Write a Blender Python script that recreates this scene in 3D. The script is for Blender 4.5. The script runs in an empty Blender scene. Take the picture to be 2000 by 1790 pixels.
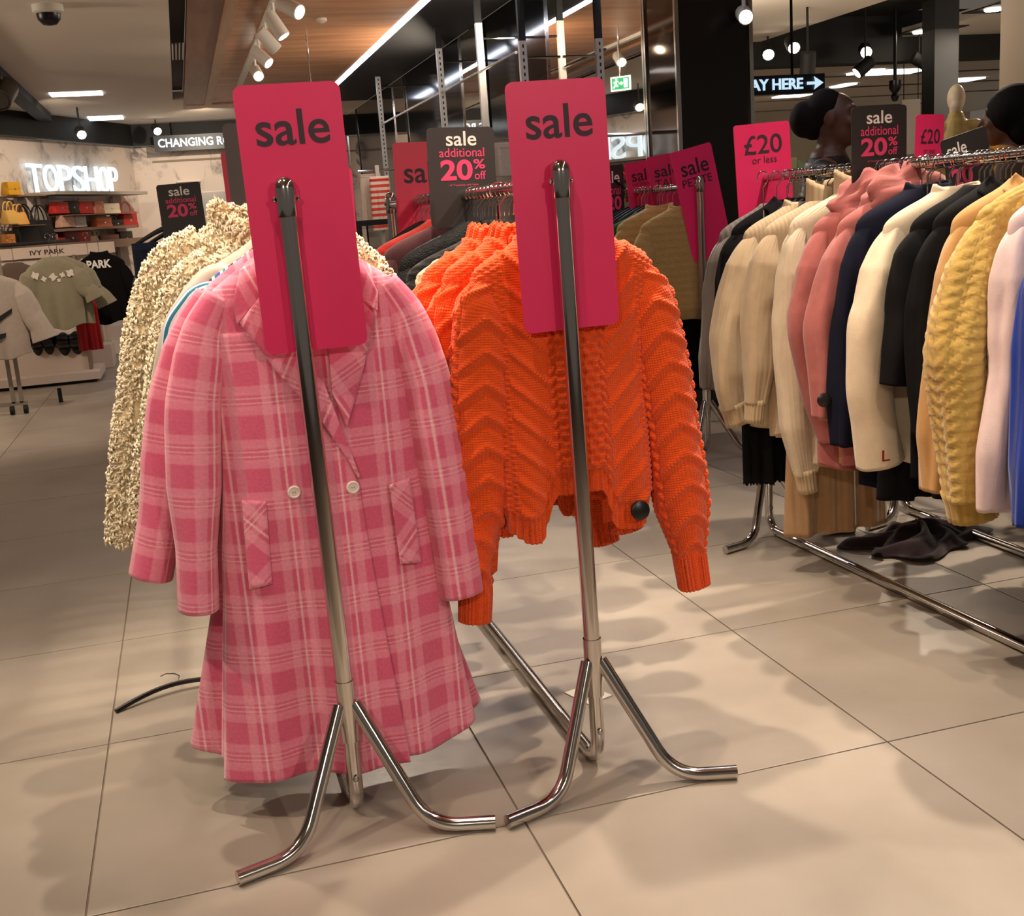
import bpy, bmesh, math, random
import numpy as np
from mathutils import Vector, Matrix

SC = bpy.context.scene
COL = SC.collection
RNG = random.Random(7)
NR = np.random.RandomState(11)

# ------------------------------------------------------------------ camera
FPX, CXP, CYP, CAMH = 2200.0, 1000.0, 895.0, 1.30
YAW, PITCH, ROLL = 0.26801564, 0.21728149, -0.07187597
_f = np.array([math.sin(YAW) * math.cos(PITCH), math.cos(YAW) * math.cos(PITCH), -math.sin(PITCH)])
_r0 = np.array([math.cos(YAW), -math.sin(YAW), 0.0])
_u0 = np.cross(_r0, _f)
_r = _r0 * math.cos(ROLL) + _u0 * math.sin(ROLL)
_u = -_r0 * math.sin(ROLL) + _u0 * math.cos(ROLL)
CAMP = np.array([0, 0, CAMH])
cam_d = bpy.data.cameras.new('camera')
cam = bpy.data.objects.new('camera', cam_d)
COL.objects.link(cam)
cam.matrix_world = Matrix(((_r[0], _u[0], -_f[0], 0), (_r[1], _u[1], -_f[1], 0), (_r[2], _u[2], -_f[2], CAMH), (0, 0, 0, 1)))
cam_d.sensor_fit = 'HORIZONTAL'
cam_d.sensor_width = 36.0
cam_d.lens = FPX / 2000.0 * 36.0
cam_d.clip_start = 0.05
cam_d.clip_end = 100
SC.camera = cam

def ray(x, y):
    return _f + _r * (x - CXP) / FPX - _u * (y - CYP) / FPX
def atZ(x, y, z=0.0):
    d = ray(x, y); return CAMP + d * ((z - CAMH) / d[2])
def atY(x, y, Y):
    d = ray(x, y); return CAMP + d * (Y / d[1])
def atX(x, y, X):
    d = ray(x, y); return CAMP + d * (X / d[0])

# ------------------------------------------------------------------ world, exposure, lamps
SC.view_settings.view_transform = 'Standard'
SC.view_settings.look = 'None'
SC.view_settings.gamma = 1.0
SC.view_settings.use_curve_mapping = False
SC.view_settings.exposure = 0.0
W = bpy.data.worlds.new('world'); SC.world = W; W.use_nodes = True
W.node_tree.nodes['Background'].inputs[0].default_value = (1.0, 0.86, 0.72, 1)
W.node_tree.nodes['Background'].inputs[1].default_value = 0.11

WARM = (1.0, 0.84, 0.67)
def spot(loc, target, power, size=62, blend=0.5, rad=0.035, col=WARM):
    d = bpy.data.lights.new('spot_lamp', 'SPOT'); d.energy = power; d.color = col
    d.spot_size = math.radians(size); d.spot_blend = blend; d.shadow_soft_size = rad
    o = bpy.data.objects.new('spot_lamp', d); COL.objects.link(o); o.location = loc
    v = Vector(target) - Vector(loc); o.rotation_euler = v.to_track_quat('-Z', 'Y').to_euler()
    return o
def area(loc, target, power, sx, sy, col=WARM):
    d = bpy.data.lights.new('added_ceiling_fill', 'AREA'); d.energy = power; d.color = col
    d.shape = 'RECTANGLE'; d.size = sx; d.size_y = sy
    o = bpy.data.objects.new('added_ceiling_fill', d); COL.objects.link(o); o.location = loc
    v = Vector(target) - Vector(loc); o.rotation_euler = v.to_track_quat('-Z', 'Y').to_euler()
    return o

# ------------------------------------------------------------------ mesh / object helpers
WLOC = {}
def put(o, parent, loc):
    """link o; verts are already relative to loc (world)"""
    COL.objects.link(o)
    if parent is not None:
        o.parent = parent
        pl = WLOC.get(parent.name, np.zeros(3))
        o.location = Vector(np.array(loc) - pl)
    else:
        o.location = Vector(loc)
    WLOC[o.name] = np.array(loc, float)
    return o

def obj(name, V, F, m, parent=None, uv=None, smooth=True, solid=0.0, sub=0, label=None, auto=None):
    V = np.asarray(V, float)
    if parent is not None:
        loc = WLOC.get(parent.name, np.zeros(3)).copy()
    else:
        loc = np.array([(V[:, 0].min() + V[:, 0].max()) / 2, (V[:, 1].min() + V[:, 1].max()) / 2, V[:, 2].min()])
    me = bpy.data.meshes.new(name)
    me.from_pydata((V - loc).tolist(), [], [list(map(int, f)) for f in F])
    if uv is not None:
        ul = me.uv_layers.new(name='UVMap')
        vi = np.zeros(len(me.loops), dtype=np.int32); me.loops.foreach_get('vertex_index', vi)
        ul.data.foreach_set('uv', np.asarray(uv, np.float32)[vi].ravel())
    for mm in (m if isinstance(m, (list, tuple)) else [m]):
        me.materials.append(mm)
    me.polygons.foreach_set('use_smooth', [smooth] * len(me.polygons))
    me.update()
    o = bpy.data.objects.new(name, me)
    put(o, parent, loc)
    if solid:
        md = o.modifiers.new('solid', 'SOLIDIFY'); md.thickness = solid; md.offset = 0
    if sub:
        md = o.modifiers.new('sub', 'SUBSURF'); md.levels = sub; md.render_levels = sub
    if label: o['label'] = label
    return o

def thing(name, label, cat, loc=(0, 0, 0), group=None):
    o = bpy.data.objects.new(name, None); o.empty_display_size = 0.05
    put(o, None, np.array(loc, float))
    return tag(o, label, cat, group)
def tag(o, label=None, cat=None, group=None, kind=None):
    if label: o['label'] = label
    if cat: o['category'] = cat
    if group: o['group'] = group
    if kind: o['kind'] = kind
    return o
def struct(o):
    o['kind'] = 'structure'; return o

class MB:
    """collects shapes for one mesh"""
    def __init__(s): s.V = []; s.F = []; s.n = 0
    def add(s, V, F):
        V = np.asarray(V, float)
        s.V.append(V); s.F += [[i + s.n for i in f] for f in F]; s.n += len(V); return s
    def box(s, a, b, rot=None, bev=0.0):
        x0, y0, z0 = np.minimum(a, b); x1, y1, z1 = np.maximum(a, b)
        if bev <= 0:
            V = np.array([(x, y, z) for z in (z0, z1) for y in (y0, y1) for x in (x0, x1)])
            F = [(0, 2, 3, 1), (4, 5, 7, 6), (0, 1, 5, 4), (2, 6, 7, 3), (0, 4, 6, 2), (1, 3, 7, 5)]
        else:
            bm = bmesh.new(); bmesh.ops.create_cube(bm, size=1)
            for v in bm.verts:
                v.co = Vector(((x0 + x1) / 2 + v.co.x * (x1 - x0), (y0 + y1) / 2 + v.co.y * (y1 - y0), (z0 + z1) / 2 + v.co.z * (z1 - z0)))
            bmesh.ops.bevel(bm, geom=bm.edges[:], offset=bev, segments=2, affect='EDGES', profile=0.6)
            bm.verts.index_update()
            V = np.array([v.co[:] for v in bm.verts]); F = [[v.index for v in f.verts] for f in bm.faces]; bm.free()
        if rot is not None: V = rot(V)
        return s.add(V, F)
    def tube(s, pts, r, n=12, caps=True, flat=1.0):
        P = np.asarray(pts, float); m = len(P)
        R = np.full(m, r, float) if np.isscalar(r) else np.asarray(r, float)
        T = np.gradient(P, axis=0); T /= np.linalg.norm(T, axis=1)[:, None] + 1e-12
        up = np.array([0, 0, 1.0]) if abs(T[0][2]) < 0.9 else np.array([0, 1.0, 0])
        a = np.cross(up, T[0]); a /= np.linalg.norm(a)
        V = []
        for i in range(m):
            a = a - T[i] * (a @ T[i]); a /= np.linalg.norm(a) + 1e-12
            b = np.cross(T[i], a)
            for k in range(n):
                t = 2 * math.pi * k / n
                V.append(P[i] + R[i] * (a * math.cos(t) + b * math.sin(t) * flat))
        F = [(i * n + k, i * n + (k + 1) % n, (i + 1) * n + (k + 1) % n, (i + 1) * n + k) for i in range(m - 1) for k in range(n)]
        if caps: F += [list(range(n))[::-1], [(m - 1) * n + k for k in range(n)]]
        return s.add(V, F)
    def lathe(s, c, prof, n=16, axis=(0, 0, 1)):
        ax = np.array(axis, float); ax /= np.linalg.norm(ax)
        u = np.cross(ax, (0, 1, 0) if abs(ax[1]) < 0.9 else (1, 0, 0)); u /= np.linalg.norm(u); w = np.cross(ax, u)
        V = []; m = len(prof)
        for r, z in prof:
            for k in range(n):
                t = 2 * math.pi * k / n
                V.append(np.array(c) + ax * z + r * (u * math.cos(t) + w * math.sin(t)))
        F = [(i * n + k, i * n + (k + 1) % n, (i + 1) * n + (k + 1) % n, (i + 1) * n + k) for i in range(m - 1) for k in range(n)]
        F += [list(range(n))[::-1], [(m - 1) * n + k for k in range(n)]]
        return s.add(V, F)
    def quad(s, a, b, c, d): return s.add([a, b, c, d], [(0, 1, 2, 3)])
    def build(s, name, m, parent=None, smooth=False, label=None, **k):
        o = obj(name, np.concatenate(s.V), s.F, m, parent, smooth=smooth, label=label, **k)
        if smooth: sharp(o)
        return o
def sharp(o, ang=40):
    me = o.data
    try:
        me.set_sharp_from_angle(angle=math.radians(ang))
    except Exception:
        pass
def bend(pts, rad, seg=6):
    """round the corners of a polyline"""
    P = [np.array(p, float) for p in pts]; out = [P[0]]
    for i in range(1, len(P) - 1):
        a, b, c = P[i - 1], P[i], P[i + 1]
        d1 = (a - b) / np.linalg.norm(a - b); d2 = (c - b) / np.linalg.norm(c - b)
        r = min(rad, np.linalg.norm(a - b) * .48, np.linalg.norm(c - b) * .48)
        s, e = b + d1 * r, b + d2 * r
        for k in range(seg + 1):
            t = k / seg; out.append((1 - t) ** 2 * s + 2 * t * (1 - t) * b + t * t * e)
    out.append(P[-1]); return np.array(out)
def copy_tree(o, parent=None, loc=None):
    c = o.copy(); COL.objects.link(c)
    if parent is not None: c.parent = parent
    if loc is not None: c.location = loc
    for ch in o.children: copy_tree(ch, c)
    return c

# ------------------------------------------------------------------ materials
MATS = {}
def srgb(h):
    if isinstance(h, str):
        h = h.lstrip('#'); c = [int(h[i:i + 2], 16) / 255 for i in (0, 2, 4)]
    else: c = [v / 255 for v in h]
    return tuple(((v / 12.92) if v <= 0.04045 else ((v + 0.055) / 1.055) ** 2.4) for v in c) + (1,)
def newmat(name):
    m = bpy.data.materials.new(name); m.use_nodes = True
    return m, m.node_tree, m.node_tree.nodes['Principled BSDF']
def P(name, col, rough=0.5, metal=0.0, spec=0.5, emit=None, es=0, coat=0, alpha=1, trans=0, noise=0.0, nscale=40, bump=0.0, sheen=0.0):
    if name in MATS: return MATS[name]
    m, t, b = newmat(name); L = t.links.new
    c = srgb(col) if not (isinstance(col, tuple) and len(col) == 4) else col
    b.inputs['Base Color'].default_value = c; b.inputs['Roughness'].default_value = rough
    b.inputs['Metallic'].default_value = metal; b.inputs['Specular IOR Level'].default_value = spec
    if emit is not None:
        b.inputs['Emission Color'].default_value = srgb(emit); b.inputs['Emission Strength'].default_value = es
    if coat: b.inputs['Coat Weight'].default_value = coat
    if trans: b.inputs['Transmission Weight'].default_value = trans
    if sheen: b.inputs['Sheen Weight'].default_value = sheen; b.inputs['Sheen Roughness'].default_value = .4
    if noise or bump:
        tc = t.nodes.new('ShaderNodeTexCoord'); nz = t.nodes.new('ShaderNodeTexNoise')
        nz.inputs['Scale'].default_value = nscale; nz.inputs['Detail'].default_value = 5
        L(tc.outputs['Object'], nz.inputs['Vector'])
        if noise:
            mx = t.nodes.new('ShaderNodeMix'); mx.data_type = 'RGBA'; mx.blend_type = 'MULTIPLY'
            mx.inputs['Factor'].default_value = 1
            rp = t.nodes.new('ShaderNodeMapRange'); rp.inputs['From Min'].default_value = .3; rp.inputs['From Max'].default_value = .7
            rp.inputs['To Min'].default_value = 1 - noise; rp.inputs['To Max'].default_value = 1 + noise * .4
            L(nz.outputs['Fac'], rp.inputs['Value']); mx.inputs[6].default_value = c
            L(rp.outputs['Result'], mx.inputs[7]); L(mx.outputs[2], b.inputs['Base Color'])
        if bump:
            bp = t.nodes.new('ShaderNodeBump'); bp.inputs['Strength'].default_value = bump; bp.inputs['Distance'].default_value = .004
            L(nz.outputs['Fac'], bp.inputs['Height']); L(bp.outputs['Normal'], b.inputs['Normal'])
    MATS[name] = m; return m

def fabric(name, col, kind='weave', scale=260.0, bump=.35, noise=.12, rough=.92, sheen=.25):
    """cloth: uv in metres; kind weave | rib | knit | plain"""
    if name in MATS: return MATS[name]
    m, t, b = newmat(name); L = t.links.new; N = t.nodes.new
    b.inputs['Roughness'].default_value = rough; b.inputs['Specular IOR Level'].default_value = .15
    b.inputs['Sheen Weight'].default_value = sheen; b.inputs['Sheen Roughness'].default_value = .5
    uv = N('ShaderNodeUVMap'); nz = N('ShaderNodeTexNoise'); nz.inputs['Scale'].default_value = 30; nz.inputs['Detail'].default_value = 6
    L(uv.outputs['UV'], nz.inputs['Vector'])
    nf = N('ShaderNodeTexNoise'); nf.inputs['Scale'].default_value = 420; nf.inputs['Detail'].default_value = 3; L(uv.outputs['UV'], nf.inputs['Vector'])
    ad = N('ShaderNodeMath'); ad.operation = 'ADD'; L(nz.outputs['Fac'], ad.inputs[0]); L(nf.outputs['Fac'], ad.inputs[1])
    rp = N('ShaderNodeMapRange'); rp.inputs['From Min'].default_value = .6; rp.inputs['From Max'].default_value = 1.4
    rp.inputs['To Min'].default_value = 1 - noise; rp.inputs['To Max'].default_value = 1 + noise * .5
    L(ad.outputs[0], rp.inputs['Value'])
    mx = N('ShaderNodeMix'); mx.data_type = 'RGBA'; mx.blend_type = 'MULTIPLY'; mx.inputs['Factor'].default_value = 1
    mx.inputs[6].default_value = srgb(col); L(rp.outputs['Result'], mx.inputs[7]); L(mx.outputs[2], b.inputs['Base Color'])
    bp = N('ShaderNodeBump'); bp.inputs['Strength'].default_value = bump; bp.inputs['Distance'].default_value = .003
    if kind == 'rib':
        w = N('ShaderNodeTexWave'); w.wave_type = 'BANDS'; w.bands_direction = 'X'; w.inputs['Scale'].default_value = scale / 20
        L(uv.outputs['UV'], w.inputs['Vector']); L(w.outputs['Fac'], bp.inputs['Height'])
    elif kind == 'knit':
        w = N('ShaderNodeTexWave'); w.bands_direction = 'Y'; w.inputs['Scale'].default_value = scale / 20
        w.inputs['Distortion'].default_value = 2.5; w.inputs['Detail Scale'].default_value = 6
        L(uv.outputs['UV'], w.inputs['Vector']); L(w.outputs['Fac'], bp.inputs['Height'])
    else:
        L(nf.outputs['Fac'], bp.inputs['Height'])
    L(bp.outputs['Normal'], b.inputs['Normal'])
    MATS[name] = m; return m

CHROME = P('chrome', (205, 200, 195), .12, 1.0)
STEEL = P('brushed_steel', (170, 166, 160), .3, 1.0)
PINK = P('sign_pink', (214, 40, 92), .42, spec=.4)
PINKB = P('sign_bright_pink', (236, 44, 106), .42, spec=.4)
SBLK = P('sign_charcoal', (46, 42, 40), .5, spec=.4)
INK = P('dark_ink', (48, 26, 38), .6)
WHITEP = P('white_print', (238, 230, 220), .6)
PINKP = P('pink_print', (226, 62, 110), .6)
BLACK = P('black_plastic', (16, 15, 15), .35)
BLACKM = P('black_matt', (14, 13, 12), .7)
WHITE = P('white_paint', (225, 218, 206), .6)
GLOSSB = P('black_gloss_panel', (6, 5, 5), .1, spec=.22)
MIRROR = P('mirror_glass', (225, 222, 216), .015, 1.0)
BRONZE = P('bronze_mirror', (84, 68, 58), .05, 1.0)

# ------------------------------------------------------------------ lettering
TXT = {}
def text_geo(s, bold=0.0):
    k = (s, bold)
    if k in TXT: return TXT[k]
    cu = bpy.data.curves.new('txt', 'FONT'); cu.body = s; cu.size = 1; cu.offset = bold; cu.resolution_u = 4
    o = bpy.data.objects.new('txt', cu); COL.objects.link(o)
    dg = bpy.context.evaluated_depsgraph_get()
    me = bpy.data.meshes.new_from_object(o.evaluated_get(dg))
    V = np.array([v.co[:] for v in me.vertices]); F = [list(p.vertices) for p in me.polygons]
    bpy.data.objects.remove(o); bpy.data.curves.remove(cu); bpy.data.meshes.remove(me)
    V[:, 0] -= V[:, 0].min(); V[:, 1] -= V[:, 1].min()
    TXT[k] = (V, F); return TXT[k]
def lettering(s, org, ex, ey, box, m, parent, bold=0.0, name='lettering', thick=0.0007):
    """s fitted in box (x0,y0,x1,y1) measured in metres along ex, ey from org; faces -normal side"""
    V, F = text_geo(s, bold)
    w, h = V[:, 0].max(), V[:, 1].max()
    x0, y0, x1, y1 = box
    ex = np.array(ex); ey = np.array(ey); n = np.cross(ex, ey)
    X = x0 + V[:, 0] / w * (x1 - x0); Y = y0 + V[:, 1] / h * (y1 - y0)
    W_ = np.array(org) + X[:, None] * ex + Y[:, None] * ey
    mb = MB(); mb.add(W_ + n * thick, F)
    if thick > .004:                       # raised letters: give them sides
        nv = len(V); edges = {}
        for f in F:
            for a, b in zip(f, f[1:] + f[:1]):
                k = (min(a, b), max(a, b)); edges[k] = None if k in edges else (a, b)
        base = W_
        VV = np.concatenate([W_ + n * thick, base])
        mb = MB(); mb.add(VV, list(F) + [(e[0], e[0] + nv, e[1] + nv, e[1]) for e in edges.values() if e])
    return mb.build(name, m, parent)

# ================================================================== ceiling lamps of the shop, and added fill lights
ZC = 3.0
# spots over rails and aisles; visible fixtures are built further down, at other places
spot((0.66, 2.78, 2.97), (0.45, 2.1, 0), 270, 104, .8)
spot((1.2, 2.7, 2.97), (1.0, 1.9, 0), 110, 104, .8)
spot((0.15, 1.65, 2.97), (0.55, 2.2, .6), 50, 70, .7)
spot((2.5, 3.25, 2.97), (1.7, 2.3, 0), 300, 100, .8)
spot((1.75, 1.0, 2.97), (1.6, 1.4, 0), 85, 76, .9)
spot((-0.8, 2.2, 2.97), (-0.7, 2.4, 0), 35, 90, .9)
spot((-1.2, -1.4, 2.6), (0.30, 2.45, 1.05), 140, 38, .6)  # front fill behind the camera, added to light boards and coats
spot((1.9, -1.6, 2.6), (0.75, 2.45, 1.05), 140, 38, .6)  # second added front fill, from the right
spot((1.2, 1.2, 2.9), (2.2, 2.7, 1.0), 50, 50)
spot((-0.7, 3.5, 2.97), (0.0, 2.85, .9), 150, 60)
spot((-1.5, 2.2, 2.9), (-0.05, 2.9, .85), 120, 42)
spot((0.93, 7.2, 2.8), (1.9, 5.2, .8), 140, 80)
spot((-0.7, 4.0, 2.95), (-0.7, 4.6, 0), 80, 95, .9)
spot((-0.9, 7.2, 2.95), (-1.0, 9.2, .4), 180, 80, .8)
spot((-1.5, 11.0, 2.95), (-1.0, 12.0, .4), 150, 90, .9)
spot((-1.2, 15.0, 2.9), (-1.4, 17.6, 1.3), 110, 100, .9)
spot((0.6, 16.8, 2.9), (0.5, 19.4, 1.5), 200, 100, .9)
spot((4.6, 6.5, 2.9), (4.2, 4.4, 1.2), 130, 90, .8)
spot((5.2, 10.0, 2.95), (5.4, 12.0, .4), 220, 110, .9)
spot((8.2, 9.5, 2.9), (7.0, 9.5, 1.4), 220, 100, .9)
spot((7.5, 16.0, 2.8), (8.0, 20.0, .8), 600, 130, .9)
# added area lights without fixtures, brightening the pale and wood ceilings
area((-4.2, 9.0, 2.1), (-2.4, 10.0, 3.0), 55, 1.2, .3)
area((-4.0, 14.0, 2.2), (-2.0, 14.5, 3.0), 55, 1.2, .3)
area((2.6, 8.5, 2.55), (1.2, 9.0, 3.0), 28, 1.6, .15)
area((2.6, 11.5, 2.55), (1.2, 12.0, 3.0), 28, 1.6, .15)
area((4.4, 9.0, 2.2), (5.0, 9.5, 3.0), 40, 1.2, .3)
area((9.5, 8.0, 2.2), (9.4, 8.5, 3.0), 40, 1.2, .3)

# ================================================================== floor and its tiles
TW, TL = 0.905, 0.80
X0T, Y0T = -0.345, 2.95
def tile_mat():
    m, t, b = newmat('floor_tile_stone'); L = t.links.new; N = t.nodes.new
    tc = N('ShaderNodeTexCoord'); oi = N('ShaderNodeObjectInfo')
    nz = N('ShaderNodeTexNoise'); nz.inputs['Scale'].default_value = 2.2; nz.inputs['Detail'].default_value = 6
    geo = N('ShaderNodeNewGeometry'); L(geo.outputs['Position'], nz.inputs['Vector'])
    nf = N('ShaderNodeTexNoise'); nf.inputs['Scale'].default_value = 60; nf.inputs['Detail'].default_value = 4; L(geo.outputs['Position'], nf.inputs['Vector'])
    cr = N('ShaderNodeValToRGB'); cr.color_ramp.elements[0].position = .3; cr.color_ramp.elements[1].position = .75
    cr.color_ramp.elements[0].color = srgb((150, 138, 124)); cr.color_ramp.elements[1].color = srgb((172, 160, 146))
    L(nz.outputs['Fac'], cr.inputs['Fac'])
    mx = N('ShaderNodeMix'); mx.data_type = 'RGBA'; mx.blend_type = 'MULTIPLY'; mx.inputs['Factor'].default_value = 1
    rp = N('ShaderNodeMapRange'); rp.inputs['To Min'].default_value = .93; rp.inputs['To Max'].default_value = 1.04; L(oi.outputs['Random'], rp.inputs['Value'])
    L(cr.outputs['Color'], mx.inputs[6]); L(rp.outputs['Result'], mx.inputs[7]); L(mx.outputs[2], b.inputs['Base Color'])
    rr = N('ShaderNodeMapRange'); rr.inputs['To Min'].default_value = .3; rr.inputs['To Max'].default_value = .42; L(nf.outputs['Fac'], rr.inputs['Value']); L(rr.outputs['Result'], b.inputs['Roughness'])
    b.inputs['Specular IOR Level'].default_value = .4
    return m
TILE = tile_mat()
GROUT = P('grout', (124, 110, 96), .9)
fb = MB(); fb.box((-9, -3, -.12), (14, 26, -.004)); floor = struct(fb.build('floor', GROUT))
me_t = None
for j in range(-5, 16):
    for i in range(-7, 13):
        x, y = X0T + i * TW, Y0T + j * TL
        if y < 1.0 or y > 15: continue
        # keep the tiles the photograph can show
        if x > 0.75 * y + 1.2 or x + TW < -0.21 * y - .8: continue
        if me_t is None:
            g = .0022; mb = MB(); mb.box((x + g, y + g, -.004), (x + TW - g, y + TL - g, 0.0), bev=.0012)
            o = mb.build('tile', TILE, floor); me_t = o.data; ox, oy = x, y; ol = o.location.copy()
        else:
            o = bpy.data.objects.new('tile', me_t); COL.objects.link(o); o.parent = floor
            o.location = ol + Vector((x - ox, y - oy, 0))
mb = MB(); mb.box((-9, 15.0 + .15, -.004), (14, 26, 0)); mb.build('far_paving', TILE, floor)

# ================================================================== ceiling, walls
def wood_mat(name, c0, c1, axis='Y'):
    m, t, b = newmat(name); L = t.links.new; N = t.nodes.new
    geo = N('ShaderNodeNewGeometry'); mp = N('ShaderNodeMapping')
    mp.inputs['Scale'].default_value = (.35, 2.2, 2.2) if axis == 'X' else (6, .5, 6)
    L(geo.outputs['Position'], mp.inputs['Vector'])
    nz = N('ShaderNodeTexNoise'); nz.inputs['Scale'].default_value = 3; nz.inputs['Detail'].default_value = 8; L(mp.outputs['Vector'], nz.inputs['Vector'])
    cr = N('ShaderNodeValToRGB'); cr.color_ramp.elements[0].position = .3; cr.color_ramp.elements[1].position = .7
    cr.color_ramp.elements[0].color = srgb(c0); cr.color_ramp.elements[1].color = srgb(c1)
    L(nz.outputs['Fac'], cr.inputs['Fac']); L(cr.outputs['Color'], b.inputs['Base Color'])
    b.inputs['Roughness'].default_value = .5
    return m
WOODC = wood_mat('wood_ceiling_veneer', (168, 114, 78), (204, 150, 108), 'X')
WOODD = wood_mat('dark_wood_trim', (120, 80, 54), (146, 100, 70))
WOODL = wood_mat('light_wood_trim', (168, 128, 96), (190, 150, 116))
CEILW = P('ceiling_paint', (230, 218, 202), .8)
mb = MB(); mb.box((-9, -3, ZC), (.15, 21, ZC + .1)); struct(mb.build('ceiling', CEILW))
mb = MB(); mb.box((.15, -3, ZC + .12), (.29, 16.0, ZC + .2)); mb.box((.15, -3, ZC), (.152, 16, ZC + .12)); struct(mb.build('ceiling_slot', BLACKM))
mb = MB(); mb.box((.15, 16.0, ZC), (.29, 21, ZC + .1)); struct(mb.build('ceiling_infill', CEILW))
mb = MB(); mb.box((.29, -3, ZC), (2.12, 16.6, ZC + .08)); wood = struct(mb.build('ceiling_wood', WOODC))
mb = MB(); mb.box((.29, -3, ZC - .02), (.32, 16.6, ZC)); struct(mb.build('trim_1', WOODD))
mb = MB(); mb.box((.32, -3, ZC - .012), (.56, 16.6, ZC)); struct(mb.build('trim_2', WOODD))
mb = MB(); mb.box((.56, -3, ZC - .03), (.66, 16.6, ZC)); struct(mb.build('trim_3', WOODL))
mb = MB(); mb.box((.29, 16.6, ZC - .02), (2.12, 17.1, ZC + .05)); struct(mb.build('trim_4', WOODL))
mb = MB(); mb.box((.29, 17.1, ZC), (2.9, 21, ZC + .1)); struct(mb.build('ceiling_rear', CEILW))
# black canopy over the wall bays with its light line
mb = MB(); mb.box((2.2, 6.33, ZC), (2.9, 17.1, ZC + .05)); struct(mb.build('ceiling_canopy', BLACKM))
LED = P('led_strip', (255, 255, 255), .5, emit=(225, 235, 255), es=14)
mb = MB(); mb.box((2.122, -1, ZC - .005), (2.198, 17.1, ZC + .02)); led = tag(mb.build('light_strip', LED), 'long white light strip along the edge of the wood ceiling', 'light')
mb = MB(); mb.box((2.2, -3, ZC), (6.8, 6.33, ZC + .1)); struct(mb.build('ceiling_front', CEILW))
# black bay wall: gloss panels and mirrors in the plane X = 2.9
XM = 2.9
def ypx(px, X=XM): r = ray(px, 200); return X / (r[0] / r[1])
bays = [(ypx(1326), ypx(1266), BRONZE, 'mirror'), (ypx(1262), ypx(1076), MIRROR, 'mirror'), (ypx(1073), ypx(958), GLOSSB, 'gloss'),
        (ypx(955), ypx(905), MIRROR, 'mirror'), (ypx(903), ypx(795), GLOSSB, 'gloss'), (ypx(792), ypx(768), MIRROR, 'mirror'), (ypx(766), ypx(695), GLOSSB, 'gloss'), (ypx(693), 19.4, MIRROR, 'mirror')]
mb = MB(); mb.box((XM + .012, 6.33, 0), (XM + .45, 19.5, ZC)); wl = struct(mb.build('wall_right', GLOSSB))
for a, b, m, nm in bays:
    mb = MB(); mb.box((XM, a + .006, .02), (XM + .012, b - .006, ZC - .01)); mb.build('mirror_panel' if nm == 'mirror' else 'gloss_panel', m, wl)
    if nm == 'mirror':
        for yy in (a, b):
            mb = MB(); mb.box((XM - .012, yy - .012, 0), (XM + .01, yy + .012, ZC - .01)); mb.build('chrome_edge', CHROME, wl)
# the bay wall's near end
mb = MB(); mb.box((XM, 6.315, 0), (XM + .46, 6.33, ZC)); mb.build('end_panel', P('end_panel_black', (22, 15, 14), .25), wl)
for xx in (XM - .006, XM + .466):
    mb = MB(); mb.box((xx - .012, 6.30, 0), (xx + .012, 6.32, ZC)); mb.build('chrome_edge', CHROME, wl)

# rear walls: marble paper, black fascia
def marble():
    m, t, b = newmat('marble_paper'); L = t.links.new; N = t.nodes.new
    geo = N('ShaderNodeNewGeometry')
    nz = N('ShaderNodeTexNoise'); nz.inputs['Scale'].default_value = 1.3; nz.inputs['Detail'].default_value = 8; nz.inputs['Distortion'].default_value = 1.6
    mp = N('ShaderNodeMapping'); mp.inputs['Rotation'].default_value = (.3, .5, .2); L(geo.outputs['Position'], mp.inputs['Vector']); L(mp.outputs['Vector'], nz.inputs['Vector'])
    sb = N('ShaderNodeMath'); sb.operation = 'SUBTRACT'; sb.inputs[1].default_value = .5; L(nz.outputs['Fac'], sb.inputs[0])
    ab = N('ShaderNodeMath'); ab.operation = 'ABSOLUTE'; L(sb.outputs[0], ab.inputs[0])
    cr = N('ShaderNodeValToRGB'); e = cr.color_ramp.elements
    e[0].position = 0; e[0].color = (1, 1, 1, 1); e[1].position = .05; e[1].color = (0, 0, 0, 1)
    L(ab.outputs[0], cr.inputs['Fac'])
    n2 = N('ShaderNodeTexNoise'); n2.inputs['Scale'].default_value = .9; n2.inputs['Detail'].default_value = 4; L(mp.outputs['Vector'], n2.inputs['Vector'])
    r2 = N('ShaderNodeMapRange'); r2.inputs['From Min'].default_value = .46; r2.inputs['From Max'].default_value = .62; L(n2.outputs['Fac'], r2.inputs['Value'])
    n3 = N('ShaderNodeTexNoise'); n3.inputs['Scale'].default_value = 2.2; n3.inputs['Detail'].default_value = 9; n3.inputs['Roughness'].default_value = .7; L(mp.outputs['Vector'], n3.inputs['Vector'])
    r3 = N('ShaderNodeMapRange'); r3.inputs['From Min'].default_value = .55; r3.inputs['From Max'].default_value = .72; r3.inputs['To Max'].default_value = .75; L(n3.outputs['Fac'], r3.inputs['Value'])
    ml = N('ShaderNodeMath'); ml.operation = 'MULTIPLY'; L(cr.outputs['Color'], ml.inputs[0]); L(r2.outputs['Result'], ml.inputs[1])
    mxm = N('ShaderNodeMath'); mxm.operation = 'MAXIMUM'; L(ml.outputs[0], mxm.inputs[0]); L(r3.outputs['Result'], mxm.inputs[1])
    mx = N('ShaderNodeMix'); mx.data_type = 'RGBA'; mx.inputs[6].default_value = srgb((226, 208, 192)); mx.inputs[7].default_value = srgb((84, 80, 86)); L(mxm.outputs[0], mx.inputs['Factor'])
    L(mx.outputs[2], b.inputs['Base Color']); b.inputs['Roughness'].default_value = .6
    return m
MARBLE = marble()
CN = np.array([-.55, 19.5, 0])                  # corner
LW = np.array([-2.02, 16.51, 0]); dl = (LW - CN)[:2]; dl = dl / np.linalg.norm(dl)
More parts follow.
